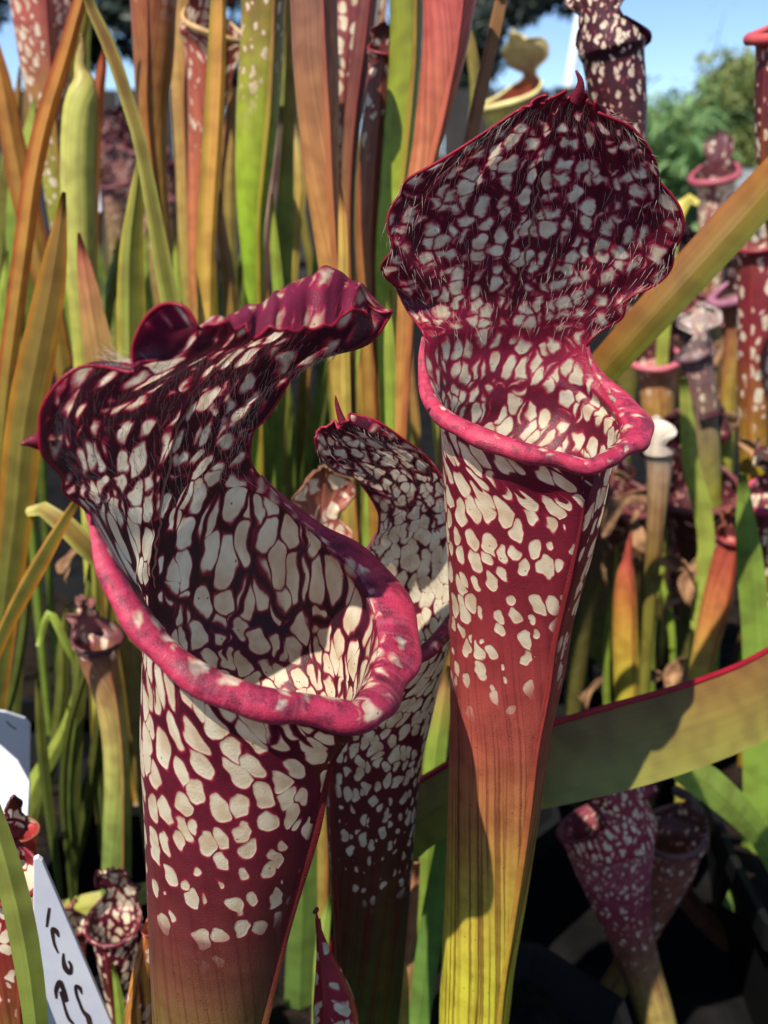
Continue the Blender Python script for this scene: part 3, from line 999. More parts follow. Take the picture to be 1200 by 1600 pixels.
def foliage(name, parent, centers, n, size, mat, aspect=0.35, droop=0.0):
    """leaf-sized faces spread through clumps (x, y, z, r)"""
    C_ = np.array(centers)
    w = C_[:, 3] ** 2; w = w / w.sum()
    ids = rng.choice(len(C_), n, p=w)
    d = rng.normal(size=(n, 3)); d /= np.linalg.norm(d, axis=1, keepdims=True)
    rr = rng.random(n) ** 0.45
    pos = C_[ids, :3] + d * (C_[ids, 3] * rr)[:, None] * np.array([1, 1, .85])
    t = rng.normal(size=(n, 3)); t[:, 2] -= droop; t /= np.linalg.norm(t, axis=1, keepdims=True)
    q = rng.normal(size=(n, 3)); s = np.cross(t, q); s /= np.linalg.norm(s, axis=1, keepdims=True)
    L = size * rng.uniform(.6, 1.3, n)[:, None]
    nn = np.cross(t, s)
    a = pos - t * L * .5; b = pos + t * L * .5
    m1 = pos + s * L * aspect * .5 + nn * L * .06; m2 = pos - s * L * aspect * .5 + nn * L * .06
    V = np.stack([a, m1, b, m2], 1).reshape(-1, 3)
    F = [(4 * i, 4 * i + 1, 4 * i + 2, 4 * i + 3) for i in range(n)]
    o = mesh_obj(name, V, F, mat, parent, False)
    return o

def tree(name, label, base, h, clumps, n, size, mat, aspect=.35, droop=0.0, trunk_r=.1, cat='tree'):
    root = empty(name, base, label, cat)
    b = np.array(base, float)
    top = b + np.array([.1, 0, h])
    tr = [b, b + np.array([.05, 0.02, h * .4]), b + np.array([-.03, 0, h * .75]), top]
    X = chord(tr); xx = np.linspace(0, X[-1], 14)
    tk = sweep_tube('trunk', spline(np.array(tr), X, xx), np.interp(xx, X, [trunk_r, trunk_r * .75, trunk_r * .45, trunk_r * .15]), 10, M_BARK, root, A((1, 1, 1)))
    for i, c in enumerate(clumps[:14]):
        f = random.uniform(.3, .8)
        s0 = b + np.array([0, 0, h * f]); e0 = np.array(c[:3])
        md = (s0 + e0) / 2 + np.array([0, 0, .12])
        K = np.array([s0, md, e0]); X = chord(K); xx = np.linspace(0, X[-1], 8)
        sweep_tube('limb', spline(K, X, xx), np.linspace(trunk_r * .4, trunk_r * .08, 8), 6, M_BARK, root, A((1, 1, 1)))
    foliage('crown', root, clumps, n, size, mat, aspect, droop)
    return root

L_DARK = leaf_mat('dark_conifer_foliage', C(20, 30, 26), C(48, 62, 50), .15)
L_OLIVE = leaf_mat('olive_foliage', C(96, 112, 56), C(156, 164, 96))
L_BAMB = leaf_mat('bamboo_foliage', C(86, 124, 72), C(150, 182, 120), .4)

def clumps_in(boxes, k, r0, r1):
    out = []
    for (xa, ya, xb, yb, Ya, Yb) in boxes:
        for _ in range(k):
            Y = random.uniform(Ya, Yb)
            p = P(random.uniform(xa, xb), random.uniform(ya, yb), Y)
            out.append((p[0], p[1], p[2], random.uniform(r0, r1)))
    return out

# dark drooping conifer over the fence: a fringe of hanging sprays
cl = clumps_in([(690, -330, 800, -20, 7.5, 8.5), (700, 0, 770, 60, 7.5, 8.5), (700, 60, 745, 160, 7.5, 8.3), (780, -200, 860, 0, 7.6, 8.6)], 26, .10, .22) + \
     clumps_in([(780, -60, 850, 30, 7.6, 8.4), (840, -120, 890, 12, 8, 9), (715, 30, 760, 110, 7.4, 8.2), (712, 110, 740, 200, 7.4, 8.2)], 22, .09, .17)
tree('conifer_tree', 'dark drooping conifer beside the cream pitcher against the sky', (0.55, 8.0, 0), 3.2, cl, 26000, .09, L_DARK, .32, 1.2, .11)
cl = clumps_in([(90, -300, 330, -40, 6.6, 7.4), (110, -40, 300, 40, 6.6, 7.4), (90, 30, 330, 90, 6.6, 7.2), (-60, -200, 90, 60, 6.6, 7.4)], 20, .07, .17)
tree('broadleaf_tree', 'dark broadleaf tree above the fence with sky showing through its leaves', (-2.2, 7.0, 0), 2.4, cl, 6500, .085, L_DARK, .5, .2, .1)
cl = clumps_in([(330, -300, 700, -20, 7, 8.2), (330, 0, 700, 180, 7.4, 8.4)], 36, .12, .28)
tree('evergreen_tree', 'dark evergreen tree hidden behind the tall tubes', (-.6, 7.8, 0), 3.0, cl, 6000, .11, L_DARK, .4, .3, .12)
# round olive shrub
cl = clumps_in([(1115, 130, 1195, 270, 10, 11), (1130, 105, 1180, 150, 10.2, 10.8), (1195, 100, 1330, 280, 10, 11.2), (1070, 180, 1120, 280, 10, 11), (1020, 190, 1070, 290, 10.5, 11.5)], 20, .16, .34)
tree('round_tree', 'round olive-green tree against the sky behind the bamboo', P(1160, 330, 10.5) * np.array([1, 1, 0]), 1.5, cl, 16000, .10, L_OLIVE, .4, .2, .1)
cl = clumps_in([(900, 215, 1010, 300, 12, 13), (780, 230, 900, 300, 12, 13)], 16, .2, .4)
tree('low_tree', 'low olive hedge tree below the white pole', P(930, 330, 12.5) * np.array([1, 1, 0]), .9, cl, 5000, .13, L_OLIVE, .4, .2, .08)

# bamboo clump: arching canes and long leaves
bam = empty('bamboo_clump', P(1050, 420, 5.2) * np.array([1, 1, 0]), 'pale green bamboo clump with long leaves and feathery canes', 'bamboo')
V, F = [], []
bb = np.array(bam.location)
for k in range(22):
    tx = random.uniform(985, 1120); ty = random.choice([random.uniform(120, 240), random.uniform(-10, 130)]) if k < 9 else random.uniform(140, 260)
    tp = P(tx + (40 if ty < 130 else 0), ty, random.uniform(4.8, 5.6))
    b0 = bb + np.array([random.uniform(-.25, .25), random.uniform(-.15, .15), 0])
    mid = (b0 * .45 + tp * .55); mid[:2] = b0[:2] * .7 + tp[:2] * .3
    K = np.array([b0, mid, tp]); X = chord(K); xx = np.linspace(0, X[-1], 12)
    pth = spline(K, X, xx)
    sweep_tube('cane', pth, np.linspace(.007, .0015, 12), 6, L_BAMB, bam, A((1, 1, 1)))
    for j in range(46):
        f = random.uniform(.35, 1.0)
        p = pth[min(11, int(f * 11.9))]
        hi = p[2] > .98
        ang = random.uniform(0, 2 * pi); Ln = random.uniform(.05, .10) if hi else random.uniform(.14, .30)
        if hi and random.random() < .5: continue
        d = np.array([cos(ang), sin(ang) * .8, random.uniform(-.1, .7)]); d = nrm(d)
        sd = nrm(np.cross(d, (0, 0, 1))) * Ln * (.045 if hi else .06)
        b = len(V)
        m = p + d * Ln * .5 + np.array([0, 0, .01]); e = p + d * Ln + np.array([0, 0, -Ln * .35])
        V += [p, m + sd, m - sd, e, p + d * Ln * .8 + sd * .6 - np.array([0, 0, Ln * .14]), p + d * Ln * .8 - sd * .6 - np.array([0, 0, Ln * .14])]
        F += [(b, b + 2, b + 1), (b + 1, b + 2, b + 5, b + 4), (b + 4, b + 5, b + 3)]
o = mesh_obj('leaves', V, F, L_BAMB, bam, False)
o['kind'] = 'stuff'

# ------------------------------------------------------------------ background leaves, upper left clump
ORG = C(206, 132, 34); OLV = C(138, 128, 30); YGR = C(172, 178, 56); PGR = C(190, 188, 92); GRN = C(112, 138, 34); TAN = C(186, 132, 76)
BRN = C(128, 74, 44); SAL = C(206, 120, 84); RED = C(150, 46, 40); DGR = C(74, 92, 28); BGR = C(150, 178, 40); PUR = C(92, 44, 48)
PT, BL = 'pitcher_plant_trap', 'sword_leaf'
G_T = 'tall tubes of the back clump'
G_B = 'sword leaves of the back clump'
pitcher(PT, 'green tube with pink-netted white top behind the curved orange sword leaf', [(60, -60, 52), (62, 0, 45), (70, 100, 37), (80, 190, 29), (92, 300, 22), (110, 430, 18), (130, 560, 15)], .64,
        [A(C(170, 70, 66), .85, 0, .2), A(C(178, 90, 80), .85, 0, .2), A(C(170, 110, 70), .7, .2), A(C(166, 160, 60), .2, .3), A(C(128, 148, 36), 0, .15), A(C(120, 140, 34), 0, .15)], yaw=.2, group=G_T)
blade(BL, 'long curved orange sword leaf with red edges', [(140, -50, 9), (122, 10, 10), (98, 95, 12), (70, 185, 14), (50, 280, 15), (37, 380, 15), (22, 490, 14), (8, 600, 13), (0, 700, 11)], .50,
      [A(ORG, 0, .15), A(ORG, 0, .15), A(C(200, 140, 36), 0, .2), A(OLV, 0, .2)], edge=C(184, 74, 24), group=G_B, ridge=.3)
blade(BL, 'olive-orange sword leaf with a dark spot leaning right behind the curved one', [(-20, 40, 9), (2, 120, 13), (18, 210, 17), (36, 300, 19), (58, 390, 18), (80, 480, 16), (96, 560, 14)], .58,
      [A(ORG, 0, .2), A(C(180, 128, 34), 0, .2), A(C(150, 128, 34), 0, .2)], group=G_B, edge=C(178, 96, 30))
pitcher(PT, 'pale yellow-green unopened pitcher with a beaked top and dry brown tip', [(129, 62, 3), (127, 85, 8), (125, 106, 9), (130, 122, 14), (129, 142, 21), (125, 170, 25), (123, 200, 26), (121, 260, 26), (122, 330, 25), (124, 420, 23), (128, 500, 18), (131, 580, 15)], .50,
        [A(C(150, 112, 60)), A(C(190, 176, 96)), A(PGR, 0, .12), A(PGR, 0, .15), A(PGR, 0, .15), A(C(182, 182, 78), 0, .2)], yaw=1.2, hood=(.6, .30, .12), neck=.50, flare=.98, lip_col=A(C(206, 196, 116)), hood_cols=[A(PGR), A(C(150, 112, 60))], lipr=.07, ruffle=.01, group=G_T)
blade(BL, 'short red-orange pointed leaf behind the pale unopened pitcher', [(164, 66, 1.5), (160, 100, 7), (153, 150, 10), (148, 230, 9), (146, 320, 8)], .60, [A(C(190, 70, 40), 0, .1), A(ORG, 0, .2)], group=G_B)
blade(BL, 'slim two-toned olive leaf slanting down across the brown tube', [(128, -30, 7), (146, 20, 9), (172, 75, 11), (194, 140, 11), (214, 205, 10), (234, 300, 11), (250, 390, 13), (268, 480, 15), (285, 570, 15)], .47,
      [A(C(150, 120, 44), 0, .2), A(C(150, 104, 40), 0, .2), A(C(160, 142, 52), 0, .25), A(C(150, 150, 44), 0, .25), A(C(134, 146, 40), 0, .2)], group=G_B, ridge=-.4, edge=PGR)
pitcher(PT, 'broad brown and ochre tube with a dark red edge', [(242, -50, 40), (240, 0, 36), (240, 90, 31), (238, 170, 24), (244, 260, 16), (252, 340, 12), (262, 450, 12), (270, 560, 12)], .53,
        [A(C(140, 56, 44), .1, .6), A(C(166, 110, 52), 0, .4), A(C(160, 118, 50), 0, .3), A(C(150, 128, 44), 0, .2)], yaw=-.25, group=G_T, wing=.003)
pitcher(PT, 'tan upright tube behind the brown tube', [(288, -60, 30), (288, 0, 24), (286, 60, 19), (282, 150, 14), (286, 250, 12), (290, 360, 12), (296, 470, 11)], .62, [A(C(190, 148, 86), 0, .25), A(C(192, 150, 80), 0, .25), A(C(168, 150, 70), 0, .2)], yaw=.3, group=G_T)
pitcher(PT, 'salmon tube with netted pale mouth beside the orange ribbon leaf', [(332, 70, 46), (328, 110, 36), (322, 180, 28), (316, 260, 22), (311, 350, 18), (310, 450, 15), (314, 540, 13)], .60,
        [A(C(166, 84, 66), .75, .1, .2), A(C(180, 96, 72), .35, .3, .1), A(C(192, 108, 74), 0, .5), A(C(196, 124, 70), 0, .4), A(C(180, 128, 64), 0, .3)], yaw=.5, group=G_T, lip_col=A(C(206, 170, 110)),
        hood_cols=[A(C(120, 56, 50), .8, 0, .2), A(C(120, 56, 50), .8, 0, .2)])
blade(BL, 'straight bright orange-yellow ribbon leaf in front of the netted mouth', [(342, -40, 11), (341, 0, 12), (338, 100, 14), (333, 200, 15), (327, 300, 15), (322, 400, 15), (322, 500, 13), (324, 600, 12)], .49,
      [A(C(222, 158, 58), 0, .2), A(C(222, 160, 50), 0, .2), A(C(206, 176, 56), 0, .2)], group=G_B, ridge=.55, edge=C(182, 160, 50))
pitcher(PT, 'broad bright green tube with a brown-netted shoulder', [(413, -50, 42), (412, 0, 35), (408, 90, 34), (402, 180, 33), (396, 270, 28), (393, 350, 21), (396, 430, 16), (398, 540, 14)], .54,
        [A(C(120, 80, 40), .4, .2, .1), A(C(150, 140, 50), .15, .3), A(C(158, 178, 48), 0, .1), A(C(150, 182, 44), 0, .1), A(C(120, 148, 36), 0, .1)], yaw=.45, group=G_T, wing=.003)
blade('withered_leaf', 'withered grey-brown leaf between two green leaves', [(437, 165, 6), (434, 210, 9), (428, 270, 9), (420, 320, 10), (413, 390, 12), (405, 470, 11)], .57, [A(C(168, 154, 116), 0, .3), A(C(136, 104, 92), 0, .5), A(C(196, 160, 140), 0, .5), A(C(120, 70, 52), 0, .5)], group=G_B, fold=.6, mat=M_BLADE)
blade(BL, 'narrow yellow-green leaf beside the withered grey one', [(450, -30, 5), (454, 40, 7), (454, 130, 9), (449, 240, 10), (445, 330, 13), (441, 420, 15), (438, 520, 14)], .56, [A(C(196, 160, 70), 0, .2), A(C(170, 150, 50), 0, .2), A(C(150, 168, 50), 0, .2), A(C(146, 166, 48), 0, .2)], group=G_B, ridge=-.3)
blade(BL, 'torn yellow leaf tip beside the large tan tube', [(464, 182, 3), (464, 215, 5), (467, 250, 8), (470, 300, 10), (463, 350, 9), (458, 420, 8)], .60, [A(C(206, 190, 130), 0, .2), A(C(212, 178, 70), 0, .2), A(C(190, 170, 60), 0, .2)], group=G_B)
pitcher(PT, 'large tan tube with shadow painted into its top', [(488, -60, 42), (490, 0, 37), (493, 90, 36), (498, 190, 32), (504, 290, 26), (512, 380, 20), (520, 460, 17), (528, 560, 15)], .45,
        [A(C(120, 76, 66), 0, .5), A(C(150, 100, 70), 0, .4), A(C(188, 130, 74), 0, .35), A(C(196, 140, 74), 0, .3), A(C(180, 150, 66), 0, .3)], yaw=.35, group=G_T, wing=.004, keel=.12)  # upper colour keys darkened to paint in the shadow on the tube's top
pitcher(PT, 'white tube with bold purple net behind the large tan tube', [(562, -40, 46), (560, 0, 39), (553, 70, 32), (546, 140, 24), (541, 220, 16), (540, 320, 13), (546, 430, 12)], .60,
        [A(C(132, 66, 74), .95), A(C(136, 72, 76), .92), A(C(140, 80, 70), .7, .2), A(C(146, 104, 64), .1, .4), A(C(150, 120, 60), 0, .3)], yaw=-.3, group=G_T, uvs=.9)
pitcher(PT, 'slender purple-brown tube crossing the white netted one', [(578, -40, 15), (574, 0, 15), (565, 80, 15), (554, 160, 14), (546, 250, 12), (543, 340, 11), (545, 450, 10)], .52, [A(C(116, 54, 54), 0, .5), A(C(120, 66, 50), 0, .4), A(C(140, 110, 50), 0, .3)], yaw=.2, group=G_T)
pitcher(PT, 'orange-brown tube with a netted brown shoulder', [(596, 90, 20), (592, 130, 20), (587, 190, 20), (580, 270, 21), (576, 350, 20), (576, 430, 18), (580, 540, 16)], .50,
        [A(C(110, 62, 56), .6, .2, .2), A(C(130, 74, 56), .3, .4), A(C(160, 92, 54), 0, .5), A(C(172, 104, 54), 0, .4), A(C(160, 120, 50), 0, .4)], yaw=.2, group=G_T, hood=(.9, .8, .6))
blade(BL, 'small golden leaf tip in front of the large tan tube', [(532, 288, 1.5), (534, 320, 5), (536, 370, 7), (536, 440, 8), (538, 520, 8)], .43, [A(C(200, 110, 60)), A(C(214, 176, 66), 0, .2), A(C(196, 172, 60), 0, .2)], group=G_B)
pitcher(PT, 'upright green tube with a bright lit flank beside the coral tube', [(638, -50, 30), (636, 0, 27), (633, 90, 25), (624, 190, 23), (615, 290, 21), (606, 370, 18), (602, 460, 15), (604, 560, 13)], .49, [A(C(130, 128, 40), 0, .1), A(C(140, 150, 40), 0, .1), A(C(160, 184, 50), 0, .1), A(C(150, 176, 44), 0, .1)], yaw=.5, group=G_T, keel=.14, wing=.003)
pitcher(PT, 'coral pink tube narrowing to orange above the broad dark red hood', [(706, -50, 50), (702, 0, 42), (694, 80, 35), (680, 160, 28), (666, 230, 22), (652, 300, 19), (640, 400, 16), (634, 500, 14)], .45,
        [A(C(196, 84, 84), .12, .4, .2), A(C(200, 100, 84), 0, .5, .1), A(C(204, 118, 80), 0, .4), A(C(198, 128, 76), 0, .3), A(C(188, 132, 66), 0, .3)], yaw=.5, group=G_T, wing=.003)
blade(BL, 'slim brown leaf leaning against the sky beside the coral tube', [(792, -40, 8), (783, 0, 9), (768, 70, 10), (751, 145, 11), (738, 205, 10), (727, 260, 10), (716, 340, 9), (710, 430, 9)], .48, [A(C(150, 110, 56), 0, .3), A(C(160, 104, 60), 0, .3), A(C(186, 116, 70), 0, .3)], group=G_B, ridge=-.35)
pitcher(PT, 'cream yellow pitcher with an arching hood in front of the sky', [(800, 178, 46), (800, 200, 38), (802, 260, 32), (806, 360, 26), (808, 460, 20)], 1.0, [A(C(228, 214, 130), 0, .1), A(C(220, 208, 110), 0, .1), A(C(190, 190, 80), 0, .1)], yaw=-.9,
        hood=(.95, 1.15, .95), neck=.32, hood_cols=[A(C(150, 70, 50)), A(C(232, 218, 150), 0, .1)], lip_col=A(C(236, 224, 150)), ruffle=.03)

# lower left leaves
blade(BL, 'wide olive sword leaf with an orange edge beside the folded hood', [(100, 300, 3), (94, 350, 10), (84, 420, 19), (66, 520, 25), (46, 620, 29), (34, 700, 29), (26, 790, 27), (12, 900, 24), (0, 1010, 20)], .43,
      [A(C(160, 110, 36), 0, .15), A(C(150, 118, 34), 0, .15), A(C(134, 124, 34), 0, .15), A(C(110, 116, 34), 0, .15)], edge=C(206, 140, 40), group='sword leaves beside the left pitcher', fold=.22)
blade(BL, 'salmon-tipped short leaf behind the folded hood', [(123, 364, 2), (128, 395, 8), (136, 440, 14), (146, 500, 20), (158, 570, 25), (168, 660, 24)], .46, [A(C(206, 92, 76)), A(C(212, 134, 88), 0, .2), A(C(212, 166, 84), 0, .2), A(C(150, 130, 60), 0, .2)], group='sword leaves beside the left pitcher', fold=.2)
blade(BL, 'green leaf with a yellow edge behind the dip of the folded hood', [(222, 230, 4), (214, 300, 11), (206, 380, 17), (205, 460, 21), (206, 560, 21), (210, 650, 19)], .49, [A(C(150, 140, 44), 0, .2), A(C(140, 152, 44), 0, .2), A(C(164, 170, 62), 0, .25)], edge=C(206, 186, 70), group='sword leaves beside the left pitcher', ridge=-.2, fold=.5)
blade(BL, 'bent leaf with a snapped pale tip by the thick pink lip', [(42, 800, 7, .43), (58, 792, 10, .425), (92, 812, 15, .42), (132, 850, 17, .42), (175, 892, 16, .425), (215, 940, 14, .44), (250, 1010, 12, .46)], .42, [A(C(200, 196, 90)), A(C(150, 116, 40), 0, .2), A(C(134, 120, 40), 0, .2), A(C(120, 128, 44), 0, .2)], edge=PGR, group='sword leaves beside the left pitcher', fold=.4)
blade(BL, 'thin leaf with a glowing orange edge slanting below the folded hood', [(128, 770, 4, .40), (100, 815, 8, .40), (70, 868, 12, .40), (38, 925, 13, .40), (12, 975, 11, .40), (-15, 1040, 9, .40)], .40, [A(C(130, 120, 34), 0, .15), A(C(112, 118, 34), 0, .15)], edge=C(216, 140, 40), group='sword leaves beside the left pitcher', fold=.3, ridge=-.6)
blade(BL, 'lime green grass leaf bent sharply like a knee', [(60, 1010, 4, .47), (78, 958, 6, .47), (100, 1000, 6.5, .47), (122, 1046, 7, .475), (112, 1110, 8, .48), (82, 1178, 11, .485), (56, 1222, 13, .49), (40, 1270, 12, .49)], .48, [A(BGR, 0, .1), A(C(166, 186, 60), 0, .1), A(C(170, 186, 66), 0, .1)], group='sword leaves beside the left pitcher', sub=.006)
pitcher(PT, 'small pitcher with shrivelled pinkish hood and pale green stalk beside the left pitcher', [(152, 1010, 33), (156, 1035, 29), (168, 1080, 23), (178, 1140, 20), (183, 1210, 20), (183, 1300, 22), (181, 1400, 22)], .44,
        [A(C(96, 56, 56), .55, .2, .3), A(C(170, 120, 84), 0, .4), A(C(196, 166, 100), 0, .3), A(C(188, 184, 96), 0, .2), A(C(130, 146, 70), 0, .2), A(C(110, 132, 60), 0, .2)], yaw=.4, hood=(.7, .5, .4), hood_cols=[A(C(150, 96, 96), .5, .2, .4), A(C(140, 90, 80), .3, .3, .3)], lip_col=A(C(100, 50, 54)), ruffle=.07)
pitcher(PT, 'tiny red pitcher beside the white tags', [(36, 1304, 21), (40, 1325, 16), (46, 1360, 12), (56, 1420, 11), (64, 1500, 10)], .30, [A(C(176, 60, 60), .1, .2, .4), A(C(160, 50, 54), .2, .3), A(C(120, 40, 44), .4, .3), A(C(110, 60, 40), .2, .4)], yaw=.6, hood=(1.2, .7, .5), hood_cols=[A(C(110, 50, 40), .2, .3), A(C(90, 44, 40), .2, .3)], lip_col=A(C(150, 84, 60)))
blade(BL, 'green leaf with dark smudges crossing in front of the spotted red tube', [(-40, 1180, 8), (-12, 1270, 15), (8, 1340, 20), (26, 1410, 22), (40, 1480, 22), (52, 1560, 20), (60, 1640, 18)], .245, [A(C(140, 150, 56), 0, .2), A(C(146, 158, 60), 0, .3), A(C(130, 150, 50), 0, .2)], group='sword leaves beside the left pitcher', fold=.3)
pitcher(PT, 'red tube with white spots below the green smudged leaf', [(10, 1385, 44), (12, 1440, 40), (16, 1520, 36), (20, 1600, 32), (22, 1700, 28)], .275, [A(C(140, 40, 44), .6, .1), A(C(140, 44, 44), .45, .3), A(C(130, 80, 44), .2, .7), A(C(150, 130, 50), .1, .8)], yaw=.3, hood=(1.0, .9, .7), hood_cols=[A(C(130, 30, 44), .6, 0, .3), A(C(110, 24, 40), .5, 0, .3)])
pitcher(PT, 'small dark red netted pitcher standing in the black gap beside the tag', [(180, 1452, 37), (183, 1490, 32), (187, 1540, 25), (190, 1600, 19), (192, 1680, 15)], .37, [A(C(70, 20, 36), .8, 0, .1), A(C(74, 26, 36), .7, .1), A(C(84, 60, 34), .2, .5), A(C(90, 110, 40), 0, .4)], yaw=-.5, hood=(1.15, .95, .75), hood_cols=[A(C(60, 14, 30), .8, 0, .1), A(C(60, 14, 30), .75, 0, .1)], lip_col=A(C(100, 22, 40), .1, 0, .3), uvs=1.5)
pitcher(PT, 'tiny netted pitcher with a coppery tip peeping over the white tag', [(116, 1450, 18), (117, 1475, 17), (120, 1530, 14), (124, 1600, 11)], .40, [A(C(84, 34, 44), .75), A(C(90, 60, 40), .4, .3), A(C(90, 110, 44), 0, .3)], yaw=.8, hood=(1.1, .8, .9), hood_cols=[A(C(84, 30, 44), .7, 0, .2), A(C(170, 104, 80), .2, 0, .2)])
blade(BL, 'yellow-green leaf lying across behind the small dark netted pitcher', [(260, 1385, 14, .46), (210, 1400, 17, .455), (160, 1412, 19, .45), (118, 1420, 18, .45), (70, 1440, 14, .46), (20, 1480, 10, .48)], .45, [A(C(170, 168, 60), 0, .15), A(C(166, 164, 60), 0, .15)], group='sword leaves beside the left pitcher')
pitcher(PT, 'orange tube with red net veins against the left pitcher', [(232, 1455, 10), (226, 1500, 15), (219, 1560, 20), (214, 1620, 22), (212, 1700, 20)], .285, [A(C(206, 120, 60), .3, .8), A(C(212, 150, 66), .1, 1.0), A(C(200, 160, 64), 0, 1.0)], yaw=-.4, hood=(1.1, .5, .2), hood_cols=[A(C(206, 120, 70), .3, .6), A(C(200, 100, 60), .2, .6)], neck=.7)
blade(BL, 'bright green young leaf tip below the small dark netted pitcher', [(176, 1505, 2), (184, 1550, 6), (192, 1620, 9), (198, 1700, 10)], .36, [A(C(150, 176, 50), 0, .1)] * 2, group='sword leaves beside the left pitcher')

# between the heroes
pitcher('withered_pitcher', 'dried tan netted hood behind the smaller white-netted pitcher', [(512, 850, 32), (512, 880, 28), (512, 940, 22), (512, 1040, 17), (510, 1150, 14)], .37, [A(C(170, 110, 84), .7, .1, .2), A(C(170, 120, 80), .4, .3), A(C(150, 130, 60), 0, .4)], yaw=.35, hood=(1.45, 1.6, .28), neck=.9,
        hood_cols=[A(C(150, 92, 76), .85, .1, .15), A(C(140, 96, 66), .6, .2, .2)], lip_col=A(C(160, 100, 80), .2, 0, .2), ruffle=.045, uvs=1.0)
pitcher(PT, 'little pointed red pitcher with white spots at the foot of the left pitcher', [(494, 1424, 1.2), (498, 1450, 4), (505, 1485, 11), (514, 1525, 22), (522, 1570, 33), (527, 1620, 36), (532, 1700, 26)], .262, [A(C(170, 24, 44)), A(C(160, 26, 46), .05), A(C(150, 30, 50), .6, 0, .1), A(C(150, 30, 50), .75, 0, .1), A(C(146, 34, 48), .75, .1, .1), A(C(130, 60, 44), .4, .4)], yaw=-.5, hood=(.6, .55, -.15), neck=.72,
        hood_cols=[A(C(150, 28, 50), .7, 0, .2), A(C(160, 26, 46), .05, 0, .3)], flare=.95, lip_col=A(C(150, 40, 50)), ruffle=.02, lipr=.05)
blade(BL, 'plain green upright leaf between the left and middle tubes', [(470, 1120, 8), (474, 1200, 15), (476, 1300, 19), (474, 1400, 22), (470, 1520, 24), (466, 1640, 22)], .40, [A(C(90, 120, 44), 0, .15), A(C(96, 130, 48), 0, .15)], group='green leaves between the tubes')
blade('withered_leaf', 'salmon dry stalk between the middle and right tubes', [(648, 1348, 9), (646, 1400, 9), (641, 1470, 9), (636, 1540, 8), (630, 1640, 8)], .40, [A(C(206, 136, 100), 0, .3), A(C(206, 150, 100), 0, .3), A(C(196, 166, 80), 0, .3)], group='green leaves between the tubes')
blade(BL, 'glossy green leaf beside the salmon dry stalk', [(700, 1250, 6), (692, 1340, 16), (678, 1430, 20), (664, 1520, 19), (652, 1620, 16)], .385, [A(C(96, 140, 50), 0, .1), A(C(104, 150, 54), 0, .1)], group='green leaves between the tubes', fold=.25)
blade(BL, 'lime leaf edge showing beside the middle tube', [(702, 1040, 4), (692, 1100, 13), (682, 1160, 17), (676, 1230, 16), (670, 1320, 14)], .42, [A(C(190, 120, 80)), A(C(150, 180, 50), 0, .1), A(C(130, 160, 44), 0, .1)], group='green leaves between the tubes')
blade(BL, 'yellow pointed leaf at the foot of the middle tube', [(628, 1485, 2), (630, 1520, 7), (628, 1580, 11), (626, 1660, 12)], .345, [A(C(196, 170, 60), 0, .2)] * 2, group='green leaves between the tubes')
blade(BL, 'pale green leaf tip hugging the middle tube', [(516, 1398, 2), (508, 1440, 8), (502, 1490, 10), (498, 1560, 10)], .36, [A(C(150, 176, 66), 0, .1)] * 2, group='green leaves between the tubes')

# right side
strap = blade('strap_leaf', 'broad yellow-olive strap leaf with a crimson upper edge crossing behind the right pitcher', [(1570, 950, 2, .46), (1500, 958, 18, .44), (1420, 978, 36, .42), (1330, 1010, 48, .40), (1260, 1048, 56, .385), (1180, 1095, 61, .365), (1080, 1135, 62, .350), (980, 1165, 62, .342), (880, 1192, 60, .340), (780, 1220, 56, .342), (690, 1256, 50, .348), (610, 1330, 40, .362), (560, 1450, 30, .375)], .345,
      [A(C(150, 104, 50), 0, .12), A(C(156, 112, 50), 0, .12), A(C(158, 126, 50), 0, .12), A(C(160, 148, 60), 0, .1), A(C(150, 150, 60), 0, .1), A(C(140, 146, 56), 0, .1)], edge=None, fold=.10, thick=.035, ucol=(C(140, 146, 60), C(126, 72, 40)), margin=(C(186, 30, 52), .0013))  # brown above, green below, both darkened to paint shade onto the leaf
blade(BL, 'long diagonal strap leaf fading from orange to green beside the broad hood', [(1400, 40, 2, .47), (1345, 115, 16, .455), (1290, 185, 26, .44), (1230, 258, 31, .43), (1170, 325, 33, .42), (1100, 402, 32, .415), (1025, 485, 31, .412), (955, 562, 29, .415), (890, 640, 26, .425), (840, 740, 22, .44), (810, 860, 20, .46)], .42,
      [A(C(150, 104, 34), 0, .15), A(C(150, 110, 30), 0, .15), A(C(140, 112, 30), 0, .15), A(C(120, 116, 30), 0, .15)], fold=.16, ridge=.1, ucol=(C(176, 96, 36), C(96, 126, 34)))
pitcher(PT, 'dark purple netted pitcher seen from behind against the sky', [(958, 88, 48), (962, 120, 46), (970, 180, 40), (972, 240, 34), (960, 320, 26), (925, 430, 20), (870, 560, 17), (820, 700, 15)], .47, [A(C(60, 26, 36), .5, 0, .2), A(C(64, 26, 36), .5, .1, .2), A(C(110, 60, 44), .4, .4, .2), A(C(120, 84, 44), .1, .6), A(C(120, 104, 44), 0, .5)], yaw=2.75,
        hood=(1.1, 1.15, .5), neck=.66, hood_cols=[A(C(62, 26, 36), .55, 0, .1), A(C(100, 60, 50), .8)], lip_col=A(C(66, 20, 34), 0, 0, .2), lipr=.12, uvs=2.0, flare=1.08)
